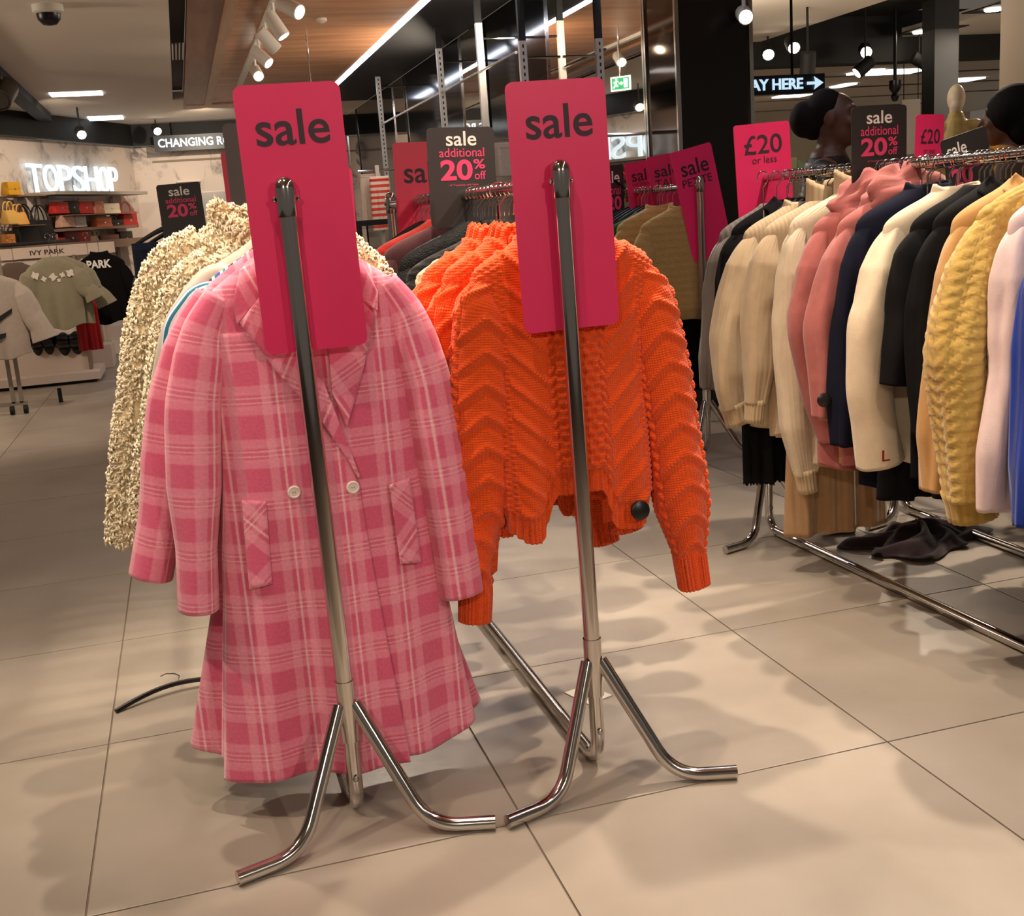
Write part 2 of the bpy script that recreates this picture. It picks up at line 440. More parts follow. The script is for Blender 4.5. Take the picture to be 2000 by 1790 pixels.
LE = CN.copy(); LE[:2] += dl * 8
def wallq(a, b, z0, z1, th=.08):
    a = np.array(a[:2]); b = np.array(b[:2]); d = (b - a) / np.linalg.norm(b - a); n = np.array([-d[1], d[0]])
    mb = MB(); V = []
    for z in (z0, z1):
        for p in (a, b, b + n * th, a + n * th): V.append((p[0], p[1], z))
    mb.add(V, [(0, 3, 2, 1), (4, 5, 6, 7), (0, 1, 5, 4), (1, 2, 6, 5), (2, 3, 7, 6), (3, 0, 4, 7)])
    return mb
struct(wallq(LE, CN, 0, 2.68).build('wall_left', MARBLE))
struct(wallq(CN, (2.9, 19.5), 0, 2.68).build('wall_back', MARBLE))
fo = np.array([dl[1], -dl[0]])
if fo[1] > 0: fo = -fo
struct(wallq(LE[:2] + fo * .25, CN[:2] + np.array([0.05, -.25]), 2.68, ZC).build('trim_5', BLACKM))
struct(wallq(CN[:2] + np.array([0.05, -.25]), (2.9, 19.25), 2.68, ZC).build('trim_6', BLACKM))
struct(wallq(CN[:2] + np.array([0.3, -.02]), (2.9, 19.48), 2.42, 2.45).build('trim_7', P('seam', (150, 130, 110), .7)))

# ================================================================== clothing rails
ZB = 1.345
def upright(rt, X, Y, d, r=.0185, lean=0.0):
    """one end of a rail: d = -1 near end (feet towards -Y), +1 far end"""
    top = np.array([X - lean, Y, 1.315]); jn = np.array([X, Y, .30])
    mb = MB(); mb.tube([jn, top], r, 20); mb.build('upright', CHROME, rt, True)
    c = top + np.array([0, 0, -.0])
    mb = MB(); mb.lathe(c, [(.0205, 0), (.021, .002), (.021, .055), (.0195, .066), (.015, .074), (.007, .078), (.0005, .079)], 24)
    cap = mb.build('cap', CHROME, rt, True)
    for sx in (-1, 1):
        mb = MB(); mb.lathe(c + np.array([.021 * sx, 0, .035]), [(.004, 0), (.006, .001), (.006, .004), (.003, .006)], 10, (sx, 0, 0)); mb.build('screw', CHROME, cap, True)
    mb = MB(); mb.tube([(X, Y, .19), (X, Y, .33)], r + .0025, 20); mb.build('socket', CHROME, rt, True)
    mb = MB(); mb.lathe((X, Y + d * (r + .001), .105), [(.006, 0), (.007, .002), (.004, .005)], 12, (0, d, 0)); mb.build('bolt', STEEL, rt, True)
    for s in (-1, 1):
        pts = bend([(X + s * .016, Y + d * .004, .275), (X + s * .135, Y + d * .125, .0165), (X + s * .272, Y + d * .165, .0165)], .075, 8)
        mb = MB(); mb.tube(pts, .0155, 16); mb.build('leg', CHROME, rt, True)
def rail(label, X, Y0, Y1, X1=None, group=None, ends=(1, 1), lean=.01):
    X1 = X if X1 is None else X1
    rt = thing('clothing_rail', label, 'clothes rail', (X, (Y0 + Y1) / 2, 0), group)
    if ends[0]: upright(rt, X, Y0, -1, lean=lean)
    if ends[1]: upright(rt, X1, Y1, -1, lean=0)
    mb = MB(); mb.tube([(X - lean, Y0, ZB), (X1, Y1, ZB)], .0145, 16); mb.build('top_bar', CHROME, rt, True)
    mb = MB(); mb.tube(bend([(X, Y0, .2), (X, Y0, .018), (X1, Y1, .018), (X1, Y1, .2)], .07, 8), .0165, 16); mb.build('base_bar', CHROME, rt, True)
    return rt
XA, YA, XB, YB = .222, 2.31, .790, 2.30
rail('chrome clothes rail carrying the pink checked coats', XA, YA, 4.0)
rail('chrome clothes rail carrying the orange jumpers', XB, YB, 4.35)
XC0, XC1 = 2.115, 2.06
rail('chrome clothes rail at the right edge, packed with cream and yellow knitwear', XC0, 2.0, 3.80, XC1, lean=0)
rail('chrome clothes rail holding the tan jumpers behind the orange ones', 2.47, 5.18, 6.2, lean=0)
rail('chrome clothes rail holding the dark jeans, behind the cream fleece coat', .02, 5.6, 7.2, lean=0)
rail('chrome clothes rail behind the crowded right rail, one foot showing below', 2.66, 2.1, 3.80, lean=0)

# ================================================================== sale signs
def sign(name, label, tl, tr, bl, Y, m, rad=.013, thick=.0025, group=None, Yr=None):
    """tl,tr,bl in photo pixels on the plane at depth Y; returns origin (top-left), ex, ey(up), w, h"""
    a, b, c = atY(*tl, Y), atY(*tr, Y if Yr is None else Yr), atY(*bl, Y)
    ex = b - a; w = np.linalg.norm(ex); ex /= w
    dn = c - a; dn = dn - ex * (dn @ ex); h = np.linalg.norm(dn); ey = -dn / h
    n = np.cross(ex, ey)                      # towards the camera
    pts = []
    for cx, cy, a0 in ((w - rad, -rad, 0), (rad, -rad, 90), (rad, -h + rad, 180), (w - rad, -h + rad, 270)):
        for k in range(7):
            t = math.radians(a0 + k * 15); pts.append((cx + rad * math.cos(t), cy + rad * math.sin(t)))
    N = len(pts)
    V = [a + ex * x + ey * y for x, y in pts] + [a + ex * x + ey * y - n * thick for x, y in pts]
    F = [list(range(N)), list(range(N, 2 * N))[::-1]] + [(i, i + N, (i + 1) % N + N, (i + 1) % N) for i in range(N)]
    rt = thing(name, label, 'sign', a + ex * w / 2 - ey * h, group)
    obj('board', np.array(V), F, m, rt, smooth=False)
    return rt, a, ex, ey, w, h
def put_text(S, s, fx0, fy0, fx1, fy1, m, bold=.0):
    """box in fractions of the board: x from left, y down from the top"""
    rt, a, ex, ey, w, h = S
    return lettering(s, a, ex, ey, (fx0 * w, -fy1 * h, fx1 * w, -fy0 * h), m, rt, bold)
S = sign('sale_sign', 'tall pink sale board behind the pole of the pink coat rail', (452, 168), (662, 157), (500, 697), 2.333, PINK, .018)
put_text(S, 'sale', .165, .093, .86, .223, INK, .012)
S = sign('sale_sign', 'tall pink sale board behind the pole of the orange jumper rail', (985, 161), (1180, 150), (1020, 654), 2.323, PINK, .018)
put_text(S, 'sale', .175, .093, .85, .226, INK, .012)

def extra20(S, y0=.04):
    put_text(S, 'sale', .29, y0, .71, y0 + .19, WHITEP, .012)
    put_text(S, 'additional', .19, y0 + .23, .80, y0 + .39, PINKP, .006)
    put_text(S, '20', .20, y0 + .43, .62, y0 + .80, PINKP, .03)
    put_text(S, '%', .64, y0 + .43, .84, y0 + .60, PINKP, .02)
    put_text(S, 'off', .66, y0 + .63, .83, y0 + .80, PINKP, .008)
    put_text(S, 'all Topshop sale lines', .34, y0 + .865, .72, y0 + .905, PINKP)
S = sign('sale_sign', 'charcoal 20% off card on the orange jumper rail', (832, 250), (964, 247), (864, 445), 3.14, SBLK, .014)
# lettering only fills the upper part of the card
def extra20b(S):
    put_text(S, 'sale', .28, .04, .73, .185, WHITEP, .012)
    put_text(S, 'additional', .17, .205, .84, .295, PINKP, .006)
    put_text(S, '20', .175, .32, .655, .53, PINKP, .03)
    put_text(S, '%', .67, .32, .845, .42, PINKP, .02)
    put_text(S, 'off', .68, .44, .85, .525, PINKP, .008)
    put_text(S, 'all Topshop sale lines', .30, .565, .73, .59, PINKP)
extra20b(S)
S = sign('sale_sign', 'red sale board partly hidden by a charcoal 20% off card', (766, 279), (862, 276), (760, 470), 3.85, P('sign_red', (206, 32, 70), .42), .014)
put_text(S, 'sale', .19, .20, 1.06, .42, INK, .012)
S = sign('sale_sign', 'charcoal 20% off card on the jeans rail at left', (304, 362), (390, 355), (322, 480), 5.57, SBLK, .014)
put_text(S, 'sale', .26, .05, .73, .2, WHITEP, .012)
put_text(S, 'additional', .16, .225, .85, .315, PINKP, .006)
put_text(S, '20', .17, .335, .64, .55, PINKP, .03)
put_text(S, '%', .66, .335, .84, .435, PINKP, .02)
put_text(S, 'off', .67, .46, .85, .545, PINKP, .008)
S = sign('sale_sign', 'dark grey card edge just left of the front pink sale board', (433, 242), (560, 236), (468, 480), 3.0, SBLK, .014)
S = sign('sale_sign', 'narrow red board edge left of the dark grey card', (430, 298), (520, 292), (452, 470), 4.0, P('sign_red', (206, 32, 70), .42), .012)
S = sign('sale_sign', 'crimson board edge peeping out right of the front pink sale board', (600, 330), (687, 327), (612, 480), 3.55, PINK, .014)
S = sign('price_sign', 'pink £20 or less board at the far end of the right rail', (1432, 246), (1541, 235), (1441, 432), 3.77, PINK, .012)
put_text(S, '£20', .17, .12, .85, .32, INK, .008)
put_text(S, 'or less', .30, .345, .74, .42, INK, .0)
S = sign('sale_sign', 'charcoal 20% off card on the right rail beside the woman in black', (1663, 210), (1771, 204), (1664, 385), 3.1, SBLK, .012)
put_text(S, 'sale', .27, .05, .73, .195, WHITEP, .012)
put_text(S, 'additional', .16, .22, .84, .325, PINKP, .006)
put_text(S, '20', .165, .35, .64, .555, PINKP, .03)
put_text(S, '%', .66, .35, .83, .45, PINKP, .02)
put_text(S, 'off', .66, .465, .83, .55, PINKP, .008)
put_text(S, 'all Topshop sale lines', .28, .60, .72, .625, PINKP)
S = sign('price_sign', 'small pink £20 or less card beside the mannequin', (1789, 224), (1845, 223), (1787, 330), 3.70, PINK, .012)
put_text(S, '£20', .19, .27, .86, .54, INK, .008)
put_text(S, 'or less', .30, .62, .70, .72, INK, .0)
S = sign('sale_sign', 'slanting charcoal sale card below the mannequin', (1836, 276), (1925, 245), (1850, 400), 3.45, SBLK, .012)
put_text(S, 'sale', .1, .10, .52, .30, WHITEP, .012)
put_text(S, 'additional', .07, .34, .70, .46, PINKP, .006)
put_text(S, '20', .1, .5, .55, .8, PINKP, .03)
S = sign('sale_sign', 'bright pink petite sale board tilted behind its pole', (1308, 300), (1388, 277), (1366, 512), 5.22, PINKB, .014)
put_text(S, 'sale', .17, .095, .84, .235, INK, .012)
put_text(S, 'PETITE', .14, .26, .86, .33, INK, .008)
S = sign('sale_sign', 'crimson tall sale board behind the tilted petite board', (1262, 308), (1350, 292), (1272, 450), 5.75, PINK, .012)
put_text(S, 'sale', .13, .14, .68, .30, INK, .012)
put_text(S, 'TALL', .12, .33, .68, .45, INK, .0)
S = sign('sale_sign', 'crimson maternity sale board left of the tall sale board', (1219, 320), (1300, 306), (1229, 440), 6.0, PINK, .012)
put_text(S, 'sale', .13, .13, .68, .32, INK, .012)
put_text(S, 'MATERNITY', .13, .345, .70, .40, INK, .0)
S = sign('sale_sign', 'charcoal sale card edge right of the second tall pink board', (1150, 325), (1217, 322), (1160, 440), 6.15, SBLK, .012)
mb = MB(); mb.tube([(2.47, 6.15, ZB + .02), S[1] + S[2] * .15 - S[3] * .08], .006, 8); mb.build('clip_arm', BLACK, S[0], True)
put_text(S, 'sale', .35, .1, .88, .3, WHITEP, .012)
put_text(S, 'additional', .2, .34, .9, .5, PINKP, .006)
put_text(S, '20', .5, .52, .92, .76, PINKP, .03)

# ================================================================== cloth engine
def grid_faces(nv, nu, closed):
    F = []
    for i in range(nv - 1):
        for j in range(nu if closed else nu - 1):
            k = (j + 1) % nu
            F.append((i * nu + j, (i + 1) * nu + j, (i + 1) * nu + k, i * nu + k))
    return F
def grid_normals(G, closed):
    if closed:
        du = np.roll(G, -1, 1) - np.roll(G, 1, 1)
    else:
        du = np.gradient(G, axis=1)
    dv = np.gradient(G, axis=0)
    n = np.cross(dv, du); n /= np.linalg.norm(n, axis=2)[..., None] + 1e-12
    return n
def cloth(name, G, m, parent, closed=True, uv=None, disp=None, solid=.003, label=None):
    nv, nu = G.shape[:2]
    if disp is not None:
        G = G + grid_normals(G, closed) * disp[..., None]
    if uv is None:
        ru = np.linalg.norm(np.diff(np.concatenate([G, G[:, :1]], 1) if closed else G, axis=1), axis=2)
        mu = np.concatenate([[0], np.cumsum(ru.mean(0))])[:nu]
        rv = np.linalg.norm(np.diff(G, axis=0), axis=2).mean(1); mv = np.concatenate([[0], np.cumsum(rv)])
        uv = np.stack(np.broadcast_arrays(mu[None, :], mv[:, None]), -1)
    return obj(name, G.reshape(-1, 3), grid_faces(nv, nu, closed), m, parent, uv=uv.reshape(-1, 2), solid=solid, label=label)

class Body:
    """a hanging garment's trunk: flattened tube. prof rows (z, half width, half depth) from neck to hem"""
    def __init__(s, xc, yc, prof, fold=None, hem=None, skew=0.0, p=2.4):
        s.xc, s.yc = xc, yc; s.pr = np.array(prof, float); s.fold = fold; s.hem = hem; s.skew = skew; s.p = p
        s.zt, s.zb = s.pr[0, 0], s.pr[-1, 0]
        if len(s.pr) > 3:                      # round the shoulder line off
            zz = np.linspace(s.zt, s.zb, 160); q = [np.interp(zz, s.pr[::-1, 0], s.pr[::-1, k]) for k in (1, 2)]
            w = max(2, int(.022 / ((s.zt - s.zb) / 160))); ker = np.hanning(2 * w + 3)[1:-1]; ker /= ker.sum()
            q = [np.convolve(np.pad(v, len(ker) // 2, mode='reflect', reflect_type='odd'), ker, 'valid') for v in q]
            s.pr = np.stack([zz, np.maximum(q[0], .005), np.maximum(q[1], .004)], -1)
    def at(s, z):
        Z = s.pr[::-1, 0]
        return np.interp(z, Z, s.pr[::-1, 1]), np.interp(z, Z, s.pr[::-1, 2])
    def cx(s, z): return s.xc + s.skew * (s.zt - z)
    def y(s, xn, z, front=True):
        hw, hd = s.at(z)
        b = hd * np.clip(1 - np.abs(np.clip(xn, -1, 1)) ** s.p, 0, 1) ** .5
        f = s.fold(xn, (s.zt - z) / (s.zt - s.zb)) if s.fold is not None else 0
        edge = np.clip(1 - np.abs(xn) ** 4, 0, 1)
        return s.yc - b - f * edge if front else s.yc + b - .6 * f * edge
    def grid(s, nu, nv, z0=None, z1=None):
        z0 = s.zt if z0 is None else z0
        h = nu // 2
        a = np.linspace(0, math.pi, h, endpoint=False)
        xn = np.concatenate([-np.cos(a), np.cos(a)]); fr = np.concatenate([np.ones(h, bool), np.zeros(nu - h, bool)])
        t = np.linspace(0, 1, nv)
        zb = (s.hem(xn) if s.hem is not None else np.full(nu, s.zb)) if z1 is None else np.full(nu, z1)
        Zg = z0 + t[:, None] * (zb[None, :] - z0)
        XN = np.broadcast_to(xn, Zg.shape); hw, hd = s.at(Zg)
        X = s.cx(Zg) + XN * hw
        Y = np.where(fr[None, :], s.y(XN, Zg, True), s.y(XN, Zg, False))
        uv = np.stack([np.where(fr[None, :], X - s.xc, 1.3 + (X - s.xc)), Zg], -1)
        return np.stack([X, Y, Zg], -1), uv
    def patch(s, A, B, nu, nv, off=.006):
        """sheet between edge polylines A and B, given as (x rel, z), lying on the front"""
        def samp(E):
            E = np.array(E, float); d = np.concatenate([[0], np.cumsum(np.linalg.norm(np.diff(E, axis=0), axis=1))]); t = np.linspace(0, d[-1], nv)
            return np.stack([np.interp(t, d, E[:, 0]), np.interp(t, d, E[:, 1])], -1)
        a, b = samp(A), samp(B); w = np.linspace(0, 1, nu)
        Q = a[:, None, :] * (1 - w)[None, :, None] + b[:, None, :] * w[None, :, None]
        hw, hd = s.at(Q[..., 1]); xn = (Q[..., 0] + s.xc - s.cx(Q[..., 1])) / hw
        Y = s.y(np.clip(xn, -.995, .995), Q[..., 1], True) - (off if np.isscalar(off) else off(xn, Q[..., 1]))
        return np.stack([s.xc + Q[..., 0], Y, Q[..., 1]], -1), Q

def tube_grid(path, rx, ry, nu, nv, wob=None, flat_end=False):
    """sleeve: path rows (x,y,z); rx half width in the hanging plane, ry half depth"""
    P_ = np.array(path, float); d = np.concatenate([[0], np.cumsum(np.linalg.norm(np.diff(P_, axis=0), axis=1))]); t = np.linspace(0, d[-1], nv)
    # smooth by catmull-like resample
    C = np.stack([np.interp(t, d, P_[:, k]) for k in range(3)], -1)
    for _ in range(max(1, nv // 10)):
        C[1:-1] = (C[:-2] + 2 * C[1:-1] + C[2:]) / 4
    u = np.linspace(0, 1, len(rx)); tt = t / d[-1]
    RX = np.interp(tt, u, rx); RY = np.interp(tt, np.linspace(0, 1, len(ry)), ry)
    T = np.gradient(C, axis=0); T /= np.linalg.norm(T, axis=1)[:, None]
    yv = np.array([0, 1.0, 0]); A = np.cross(yv, T); A /= np.linalg.norm(A, axis=1)[:, None] + 1e-9
    Bv = np.cross(T, A)
    th = np.linspace(0, 2 * math.pi, nu, endpoint=False)
    c, s_ = np.cos(th), np.sin(th)
    c = np.sign(c) * np.abs(c) ** .85; s_ = np.sign(s_) * np.abs(s_) ** .85
    W_ = 1 if wob is None else wob(th[None, :], tt[:, None])
    G = C[:, None, :] + A[:, None, :] * (RX[:, None] * c[None, :] * W_)[..., None] - Bv[:, None, :] * (RY[:, None] * s_[None, :] * W_)[..., None]
    uv = np.stack(np.broadcast_arrays((th / (2 * math.pi) * 2 * (RX.mean() + RY.mean()))[None, :] * 1.6, -t[:, None]), -1)
    return G, uv

def hanger(X, Y, zs, hw, label, group=None, zbar=ZB, mat_=None, bar_r=.0145, yaw=0.0, cloth_dip=.012):
    """clothes hanger: wire hook over the bar, sloping shoulders just inside the garment"""
    rt = thing('clothes_hanger', label, 'hanger', (X, Y, zs - .03), group)
    zt = zbar + bar_r + .004; r = bar_r + .006
    cy, sy = math.cos(yaw), math.sin(yaw)
    pts = [(X - math.cos(a) * r * cy, Y - math.cos(a) * r * sy, zbar + math.sin(a) * r) for a in np.linspace(-.5, math.pi * .9, 12)]
    pts = pts[::-1]
    pts = [(X + (p[0] - X), p[1], p[2]) for p in pts]
    stem = [(X + r * .9 * cy, Y + r * .9 * sy, zbar - .012), (X, Y, zbar - .035), (X, Y, zs + .05)]
    pl = [(X - r * math.cos(a) * cy, Y - r * math.cos(a) * sy, zbar + r * math.sin(a)) for a in np.linspace(-.6, math.pi, 12)]
    mb = MB(); mb.tube(np.array(pl + stem), .0021, 6); mb.build('hook', CHROME, rt, True)
    mb = MB(); pp = []
    for k in np.linspace(-1, 1, 15):
        zz = zs + .055 - .075 * abs(k) ** 1.25 - cloth_dip
        pp.append((X + k * hw * cy, Y + k * hw * sy, zz))
    mb.tube(pp, [.006 + .004 * (1 - abs(k)) for k in np.linspace(-1, 1, 15)], 8, flat=1.3); mb.build('shoulders', mat_ or BLACK, rt, True)
    return rt

def smooth01(a, b, x):
    t = np.clip((x - a) / (b - a), 0, 1); return t * t * (3 - 2 * t)

# ------------------------------------------------------------------ pink checked coats
def plaid():
    m, t, b = newmat('pink_check_wool'); L = t.links.new; N = t.nodes.new
    uv = N('ShaderNodeUVMap'); sp = N('ShaderNodeSeparateXYZ'); L(uv.outputs['UV'], sp.inputs[0])
    nz = N('ShaderNodeTexNoise'); nz.inputs['Scale'].default_value = 500; nz.inputs['Detail'].default_value = 2; L(uv.outputs['UV'], nz.inputs['Vector'])
    def math_(op, a, b_=None, c=None):
        n = N('ShaderNodeMath'); n.operation = op
        for i, v in enumerate((a, b_, c)):
            if v is None: continue
            if isinstance(v, (int, float)): n.inputs[i].default_value = v
            else: L(v, n.inputs[i])
        return n.outputs[0]
    def band(fr, c, w, s):      # 1 inside |fr-c|<w
        d = math_('ABSOLUTE', math_('SUBTRACT', fr, c))
        r = N('ShaderNodeMapRange'); r.interpolation_type = 'SMOOTHSTEP'
        L(d, r.inputs['Value']); r.inputs['From Min'].default_value = w - s; r.inputs['From Max'].default_value = w + s
        r.inputs['To Min'].default_value = 1; r.inputs['To Max'].default_value = 0
        return r.outputs['Result']
    soft = math_('MULTIPLY', math_('SUBTRACT', nz.outputs['Fac'], .5), .05)
    out = []
    for ax, off in (('X', .23), ('Y', .1)):
        fr = math_('FRACT', math_('ADD', math_('MULTIPLY', sp.outputs[ax], 1 / .113), 10 + off))
        fr = math_('ADD', fr, soft)
        lt = math_('ADD', band(fr, .30, .085, .02), band(fr, .68, .085, .02))
        if ax == 'X':
            ln = band(fr, .49, .022, .012)
        else:
            ln = math_('MAXIMUM', band(fr, .44, .014, .01), band(fr, .53, .014, .01))
            lt = math_('ADD', math_('MULTIPLY', lt, .9), math_('MULTIPLY', band(fr, .49, .16, .04), .25))
        out.append((lt, ln))
    base = srgb((214, 94, 124)); lite = srgb((234, 146, 164)); line = srgb((244, 196, 198))
    m1 = N('ShaderNodeMix'); m1.data_type = 'RGBA'; m1.inputs[6].default_value = base; m1.inputs[7].default_value = lite
    L(math_('MINIMUM', math_('MULTIPLY', math_('ADD', out[0][0], out[1][0]), .62), 1.0), m1.inputs['Factor'])
    m2 = N('ShaderNodeMix'); m2.data_type = 'RGBA'; L(m1.outputs[2], m2.inputs[6]); m2.inputs[7].default_value = line
    L(math_('MINIMUM', math_('ADD', math_('MULTIPLY', out[0][1], .62), math_('MULTIPLY', out[1][1], .45)), 1.0), m2.inputs['Factor'])
    n2 = N('ShaderNodeTexNoise'); n2.inputs['Scale'].default_value = 150; n2.inputs['Detail'].default_value = 6; L(uv.outputs['UV'], n2.inputs['Vector'])
    rp = N('ShaderNodeMapRange'); rp.inputs['From Min'].default_value = .3; rp.inputs['From Max'].default_value = .7; rp.inputs['To Min'].default_value = .9; rp.inputs['To Max'].default_value = 1.06
    L(n2.outputs['Fac'], rp.inputs['Value'])
    m3 = N('ShaderNodeMix'); m3.data_type = 'RGBA'; m3.blend_type = 'MULTIPLY'; m3.inputs['Factor'].default_value = 1
    L(m2.outputs[2], m3.inputs[6]); L(rp.outputs['Result'], m3.inputs[7]); L(m3.outputs[2], b.inputs['Base Color'])
    bp = N('ShaderNodeBump'); bp.inputs['Strength'].default_value = .25; bp.inputs['Distance'].default_value = .002; L(n2.outputs['Fac'], bp.inputs['Height']); L(bp.outputs['Normal'], b.inputs['Normal'])
    b.inputs['Roughness'].default_value = .95; b.inputs['Specular IOR Level'].default_value = .1
    b.inputs['Sheen Weight'].default_value = .35; b.inputs['Sheen Roughness'].default_value = .5
    return m
PLAID = plaid()
LINING = P('coat_lining', (92, 34, 52), .6)

def coat(label, xc, yc, cuffL, cuffR, hemhw=.302, full=True, group='pink checked coats'):
    rt = thing('checked_coat', label, 'coat', (xc, yc, .1), group)
    fold = lambda xn, t: .020 * smooth01(.35, 1, t) * np.sin(5.2 * xn + .7) + .012 * smooth01(.3, 1, t) * np.sin(11 * xn + 2.0)
    hem = lambda xn: .112 - .018 * np.cos(xn * 2.6 - .4) + .012 * np.sin(5.2 * xn + .7) + .025 * np.clip(xn - .75, 0, 1) * 4 * .25
    prof = [(1.262, .055, .05), (1.245, .085, .056), (1.205, .145, .058), (1.17, .195, .055), (1.145, .212, .052), (1.09, .212, .055), (.98, .205, .062), (.8, .215, .07), (.5, .245, .08), (.06, hemhw, .088)]
    B = Body(xc, yc, prof, fold, hem)
    G, uv = B.grid(120, 120); cloth('body', G, PLAID, rt, True, uv, solid=.004)
    if full:
        # wearer's right front, lying over the other one, down to the hem
        z = np.concatenate([np.linspace(1.09, .755, 14)[:-1], np.linspace(.755, .098, 30)])
        side = [(-B.at(v)[0] * .985 + (B.cx(v) - B.xc), v) for v in z]
        edge = [(np.interp(v, [.755, .98, 1.09], [.066, .005, -.022]) if v > .755 else .066 + .05 * ((.755 - v) / .67) ** 1.2, v) for v in z]
        G, Q = B.patch(side, edge, 60, 110, lambda xn, zz: .004 + .006 * smooth01(-.9, -.5, xn) + .012 * smooth01(.1, .4, xn) * smooth01(.7, .2, zz))
        cloth('front_panel', G, PLAID, rt, False, Q, solid=.004)
        # lapels and collar: the check runs on the slant there
        def lap(A, Bq, off, name, rot):
            G, Q = B.patch(A, Bq, 14, 40, off)
            c, s_ = math.cos(rot), math.sin(rot); Q2 = np.stack([Q[..., 0] * c - Q[..., 1] * s_, Q[..., 0] * s_ + Q[..., 1] * c], -1)
            return cloth(name, G, PLAID, rt, False, Q2, solid=.006)
        lap([(.141, 1.10), (.10, .985), (.054, .872)], [(.055, 1.205), (.035, 1.08), (.03, .95)], lambda xn, zz: .009 + .0 * xn, 'lapel', -.5)
        lap([(-.141, 1.112), (-.075, 1.0), (0, .895), (.05, .80), (.064, .762)], [(-.05, 1.21), (-.02, 1.10), (.02, .95), (.055, .82), (.07, .762)], lambda xn, zz: .016 + .006 * smooth01(.76, .95, zz), 'lapel', .5)
        for sx in (-1, 1):
            lap([(sx * .145, 1.108), (sx * .15, 1.15), (sx * .125, 1.215)], [(sx * .055, 1.20), (sx * .05, 1.235), (sx * .045, 1.268)], .014, 'collar', .4 * sx)
        # slanting welt pockets
        for sx in (-1, 1):
            x0 = sx * .162
            G, Q = B.patch([(x0 - sx * .030, .735), (x0 - sx * .022, .555)], [(x0 + sx * .018, .74), (x0 + sx * .026, .545)], 8, 24, .017)
            c = .7071; cloth('pocket_welt', G, PLAID, rt, False, np.stack([(Q[..., 0] - sx * Q[..., 1]) * c, (Q[..., 0] * sx + Q[..., 1]) * c], -1), solid=.005)
        for bx, bz in ((-.072, .748), (.052, .742)):
            hw, hd = B.at(bz); yb = B.y(bx / hw, bz) - .014
            mb = MB(); mb.lathe((xc + bx, yb, bz), [(.0125, 0), (.014, .001), (.014, .004), (.011, .0052), (.0095, .0038), (.0005, .0036)], 24, (0, -1, 0))
            bt = mb.build('button', P('button_pearl', (232, 214, 204), .35), rt, True)
            for hx in (-.0025, .0025):
                mb = MB(); mb.lathe((xc + bx + hx, yb - .0042, bz), [(.0011, 0), (.0011, .0008)], 8, (0, -1, 0)); mb.build('thread_hole', P('thread', (140, 90, 96), .8), bt)
    for sx, (cxp, cz, rad) in ((-1, cuffL), (1, cuffR)):
        path = [(xc + sx * .172, yc, 1.165), (xc + sx * .212, yc - .002, 1.10), (xc + sx * (.235 + .25 * (abs(cxp) - .235)), yc - .012, .95), (xc + sx * (.235 + .62 * (abs(cxp) - .235)), yc - .022, .74), (xc + cxp, yc - .03, cz)]
        ph = 1.0 if sx < 0 else 2.4
        wob = lambda th, t: 1 + .07 * np.sin(3 * th + ph + 2 * t) * smooth01(.1, .5, t)
        G, uv = tube_grid(path, [.03, .052, .056, .055, rad, rad], [.035, .045, .046, .046, .046, .046], 56, 80, wob)
        cloth('sleeve', G, PLAID, rt, True, uv + np.array([sx * .3, 1.16]), solid=.004)
    return rt
coat('pink checked wool coat at the front, white button showing', .238, 2.445, (-.298, .505, .041), (.278, .447, .05))
hanger(.222, 2.445, 1.20, .17, 'hanger inside the front pink checked coat')
coat('second pink checked coat, its cuffs sticking out behind the first', .222, 2.54, (-.375, .565, .045), (.378, .545, .045), .365, full=False)
hanger(.222, 2.54, 1.20, .17, 'hanger inside the second pink checked coat')

# ------------------------------------------------------------------ orange cable jumpers
def knit_orange():
    m, t, b = newmat('orange_wool'); L = t.links.new; N = t.nodes.new
    uv = N('ShaderNodeUVMap')
    nz = N('ShaderNodeTexNoise'); nz.inputs['Scale'].default_value = 420; nz.inputs['Detail'].default_value = 5; L(uv.outputs['UV'], nz.inputs['Vector'])
    cr = N('ShaderNodeValToRGB'); cr.color_ramp.elements[0].position = .3; cr.color_ramp.elements[1].position = .7
    cr.color_ramp.elements[0].color = srgb((224, 72, 16)); cr.color_ramp.elements[1].color = srgb((242, 90, 24)); L(nz.outputs['Fac'], cr.inputs['Fac'])
    L(cr.outputs['Color'], b.inputs['Base Color'])
    w = N('ShaderNodeTexWave'); w.bands_direction = 'Y'; w.inputs['Scale'].default_value = 58; w.inputs['Distortion'].default_value = 3; L(uv.outputs['UV'], w.inputs['Vector'])
    w2 = N('ShaderNodeTexWave'); w2.bands_direction = 'X'; w2.inputs['Scale'].default_value = 58; w2.inputs['Distortion'].default_value = 2; L(uv.outputs['UV'], w2.inputs['Vector'])
    ad = N('ShaderNodeMath'); ad.operation = 'ADD'; L(w.outputs['Fac'], ad.inputs[0]); L(w2.outputs['Fac'], ad.inputs[1])
    bp = N('ShaderNodeBump'); bp.inputs['Strength'].default_value = .7; bp.inputs['Distance'].default_value = .0016; L(ad.outputs[0], bp.inputs['Height']); L(bp.outputs['Normal'], b.inputs['Normal'])
    b.inputs['Roughness'].default_value = .9; b.inputs['Specular IOR Level'].default_value = .15; b.inputs['Sheen Weight'].default_value = .25
    return m
ORANGE = knit_orange()
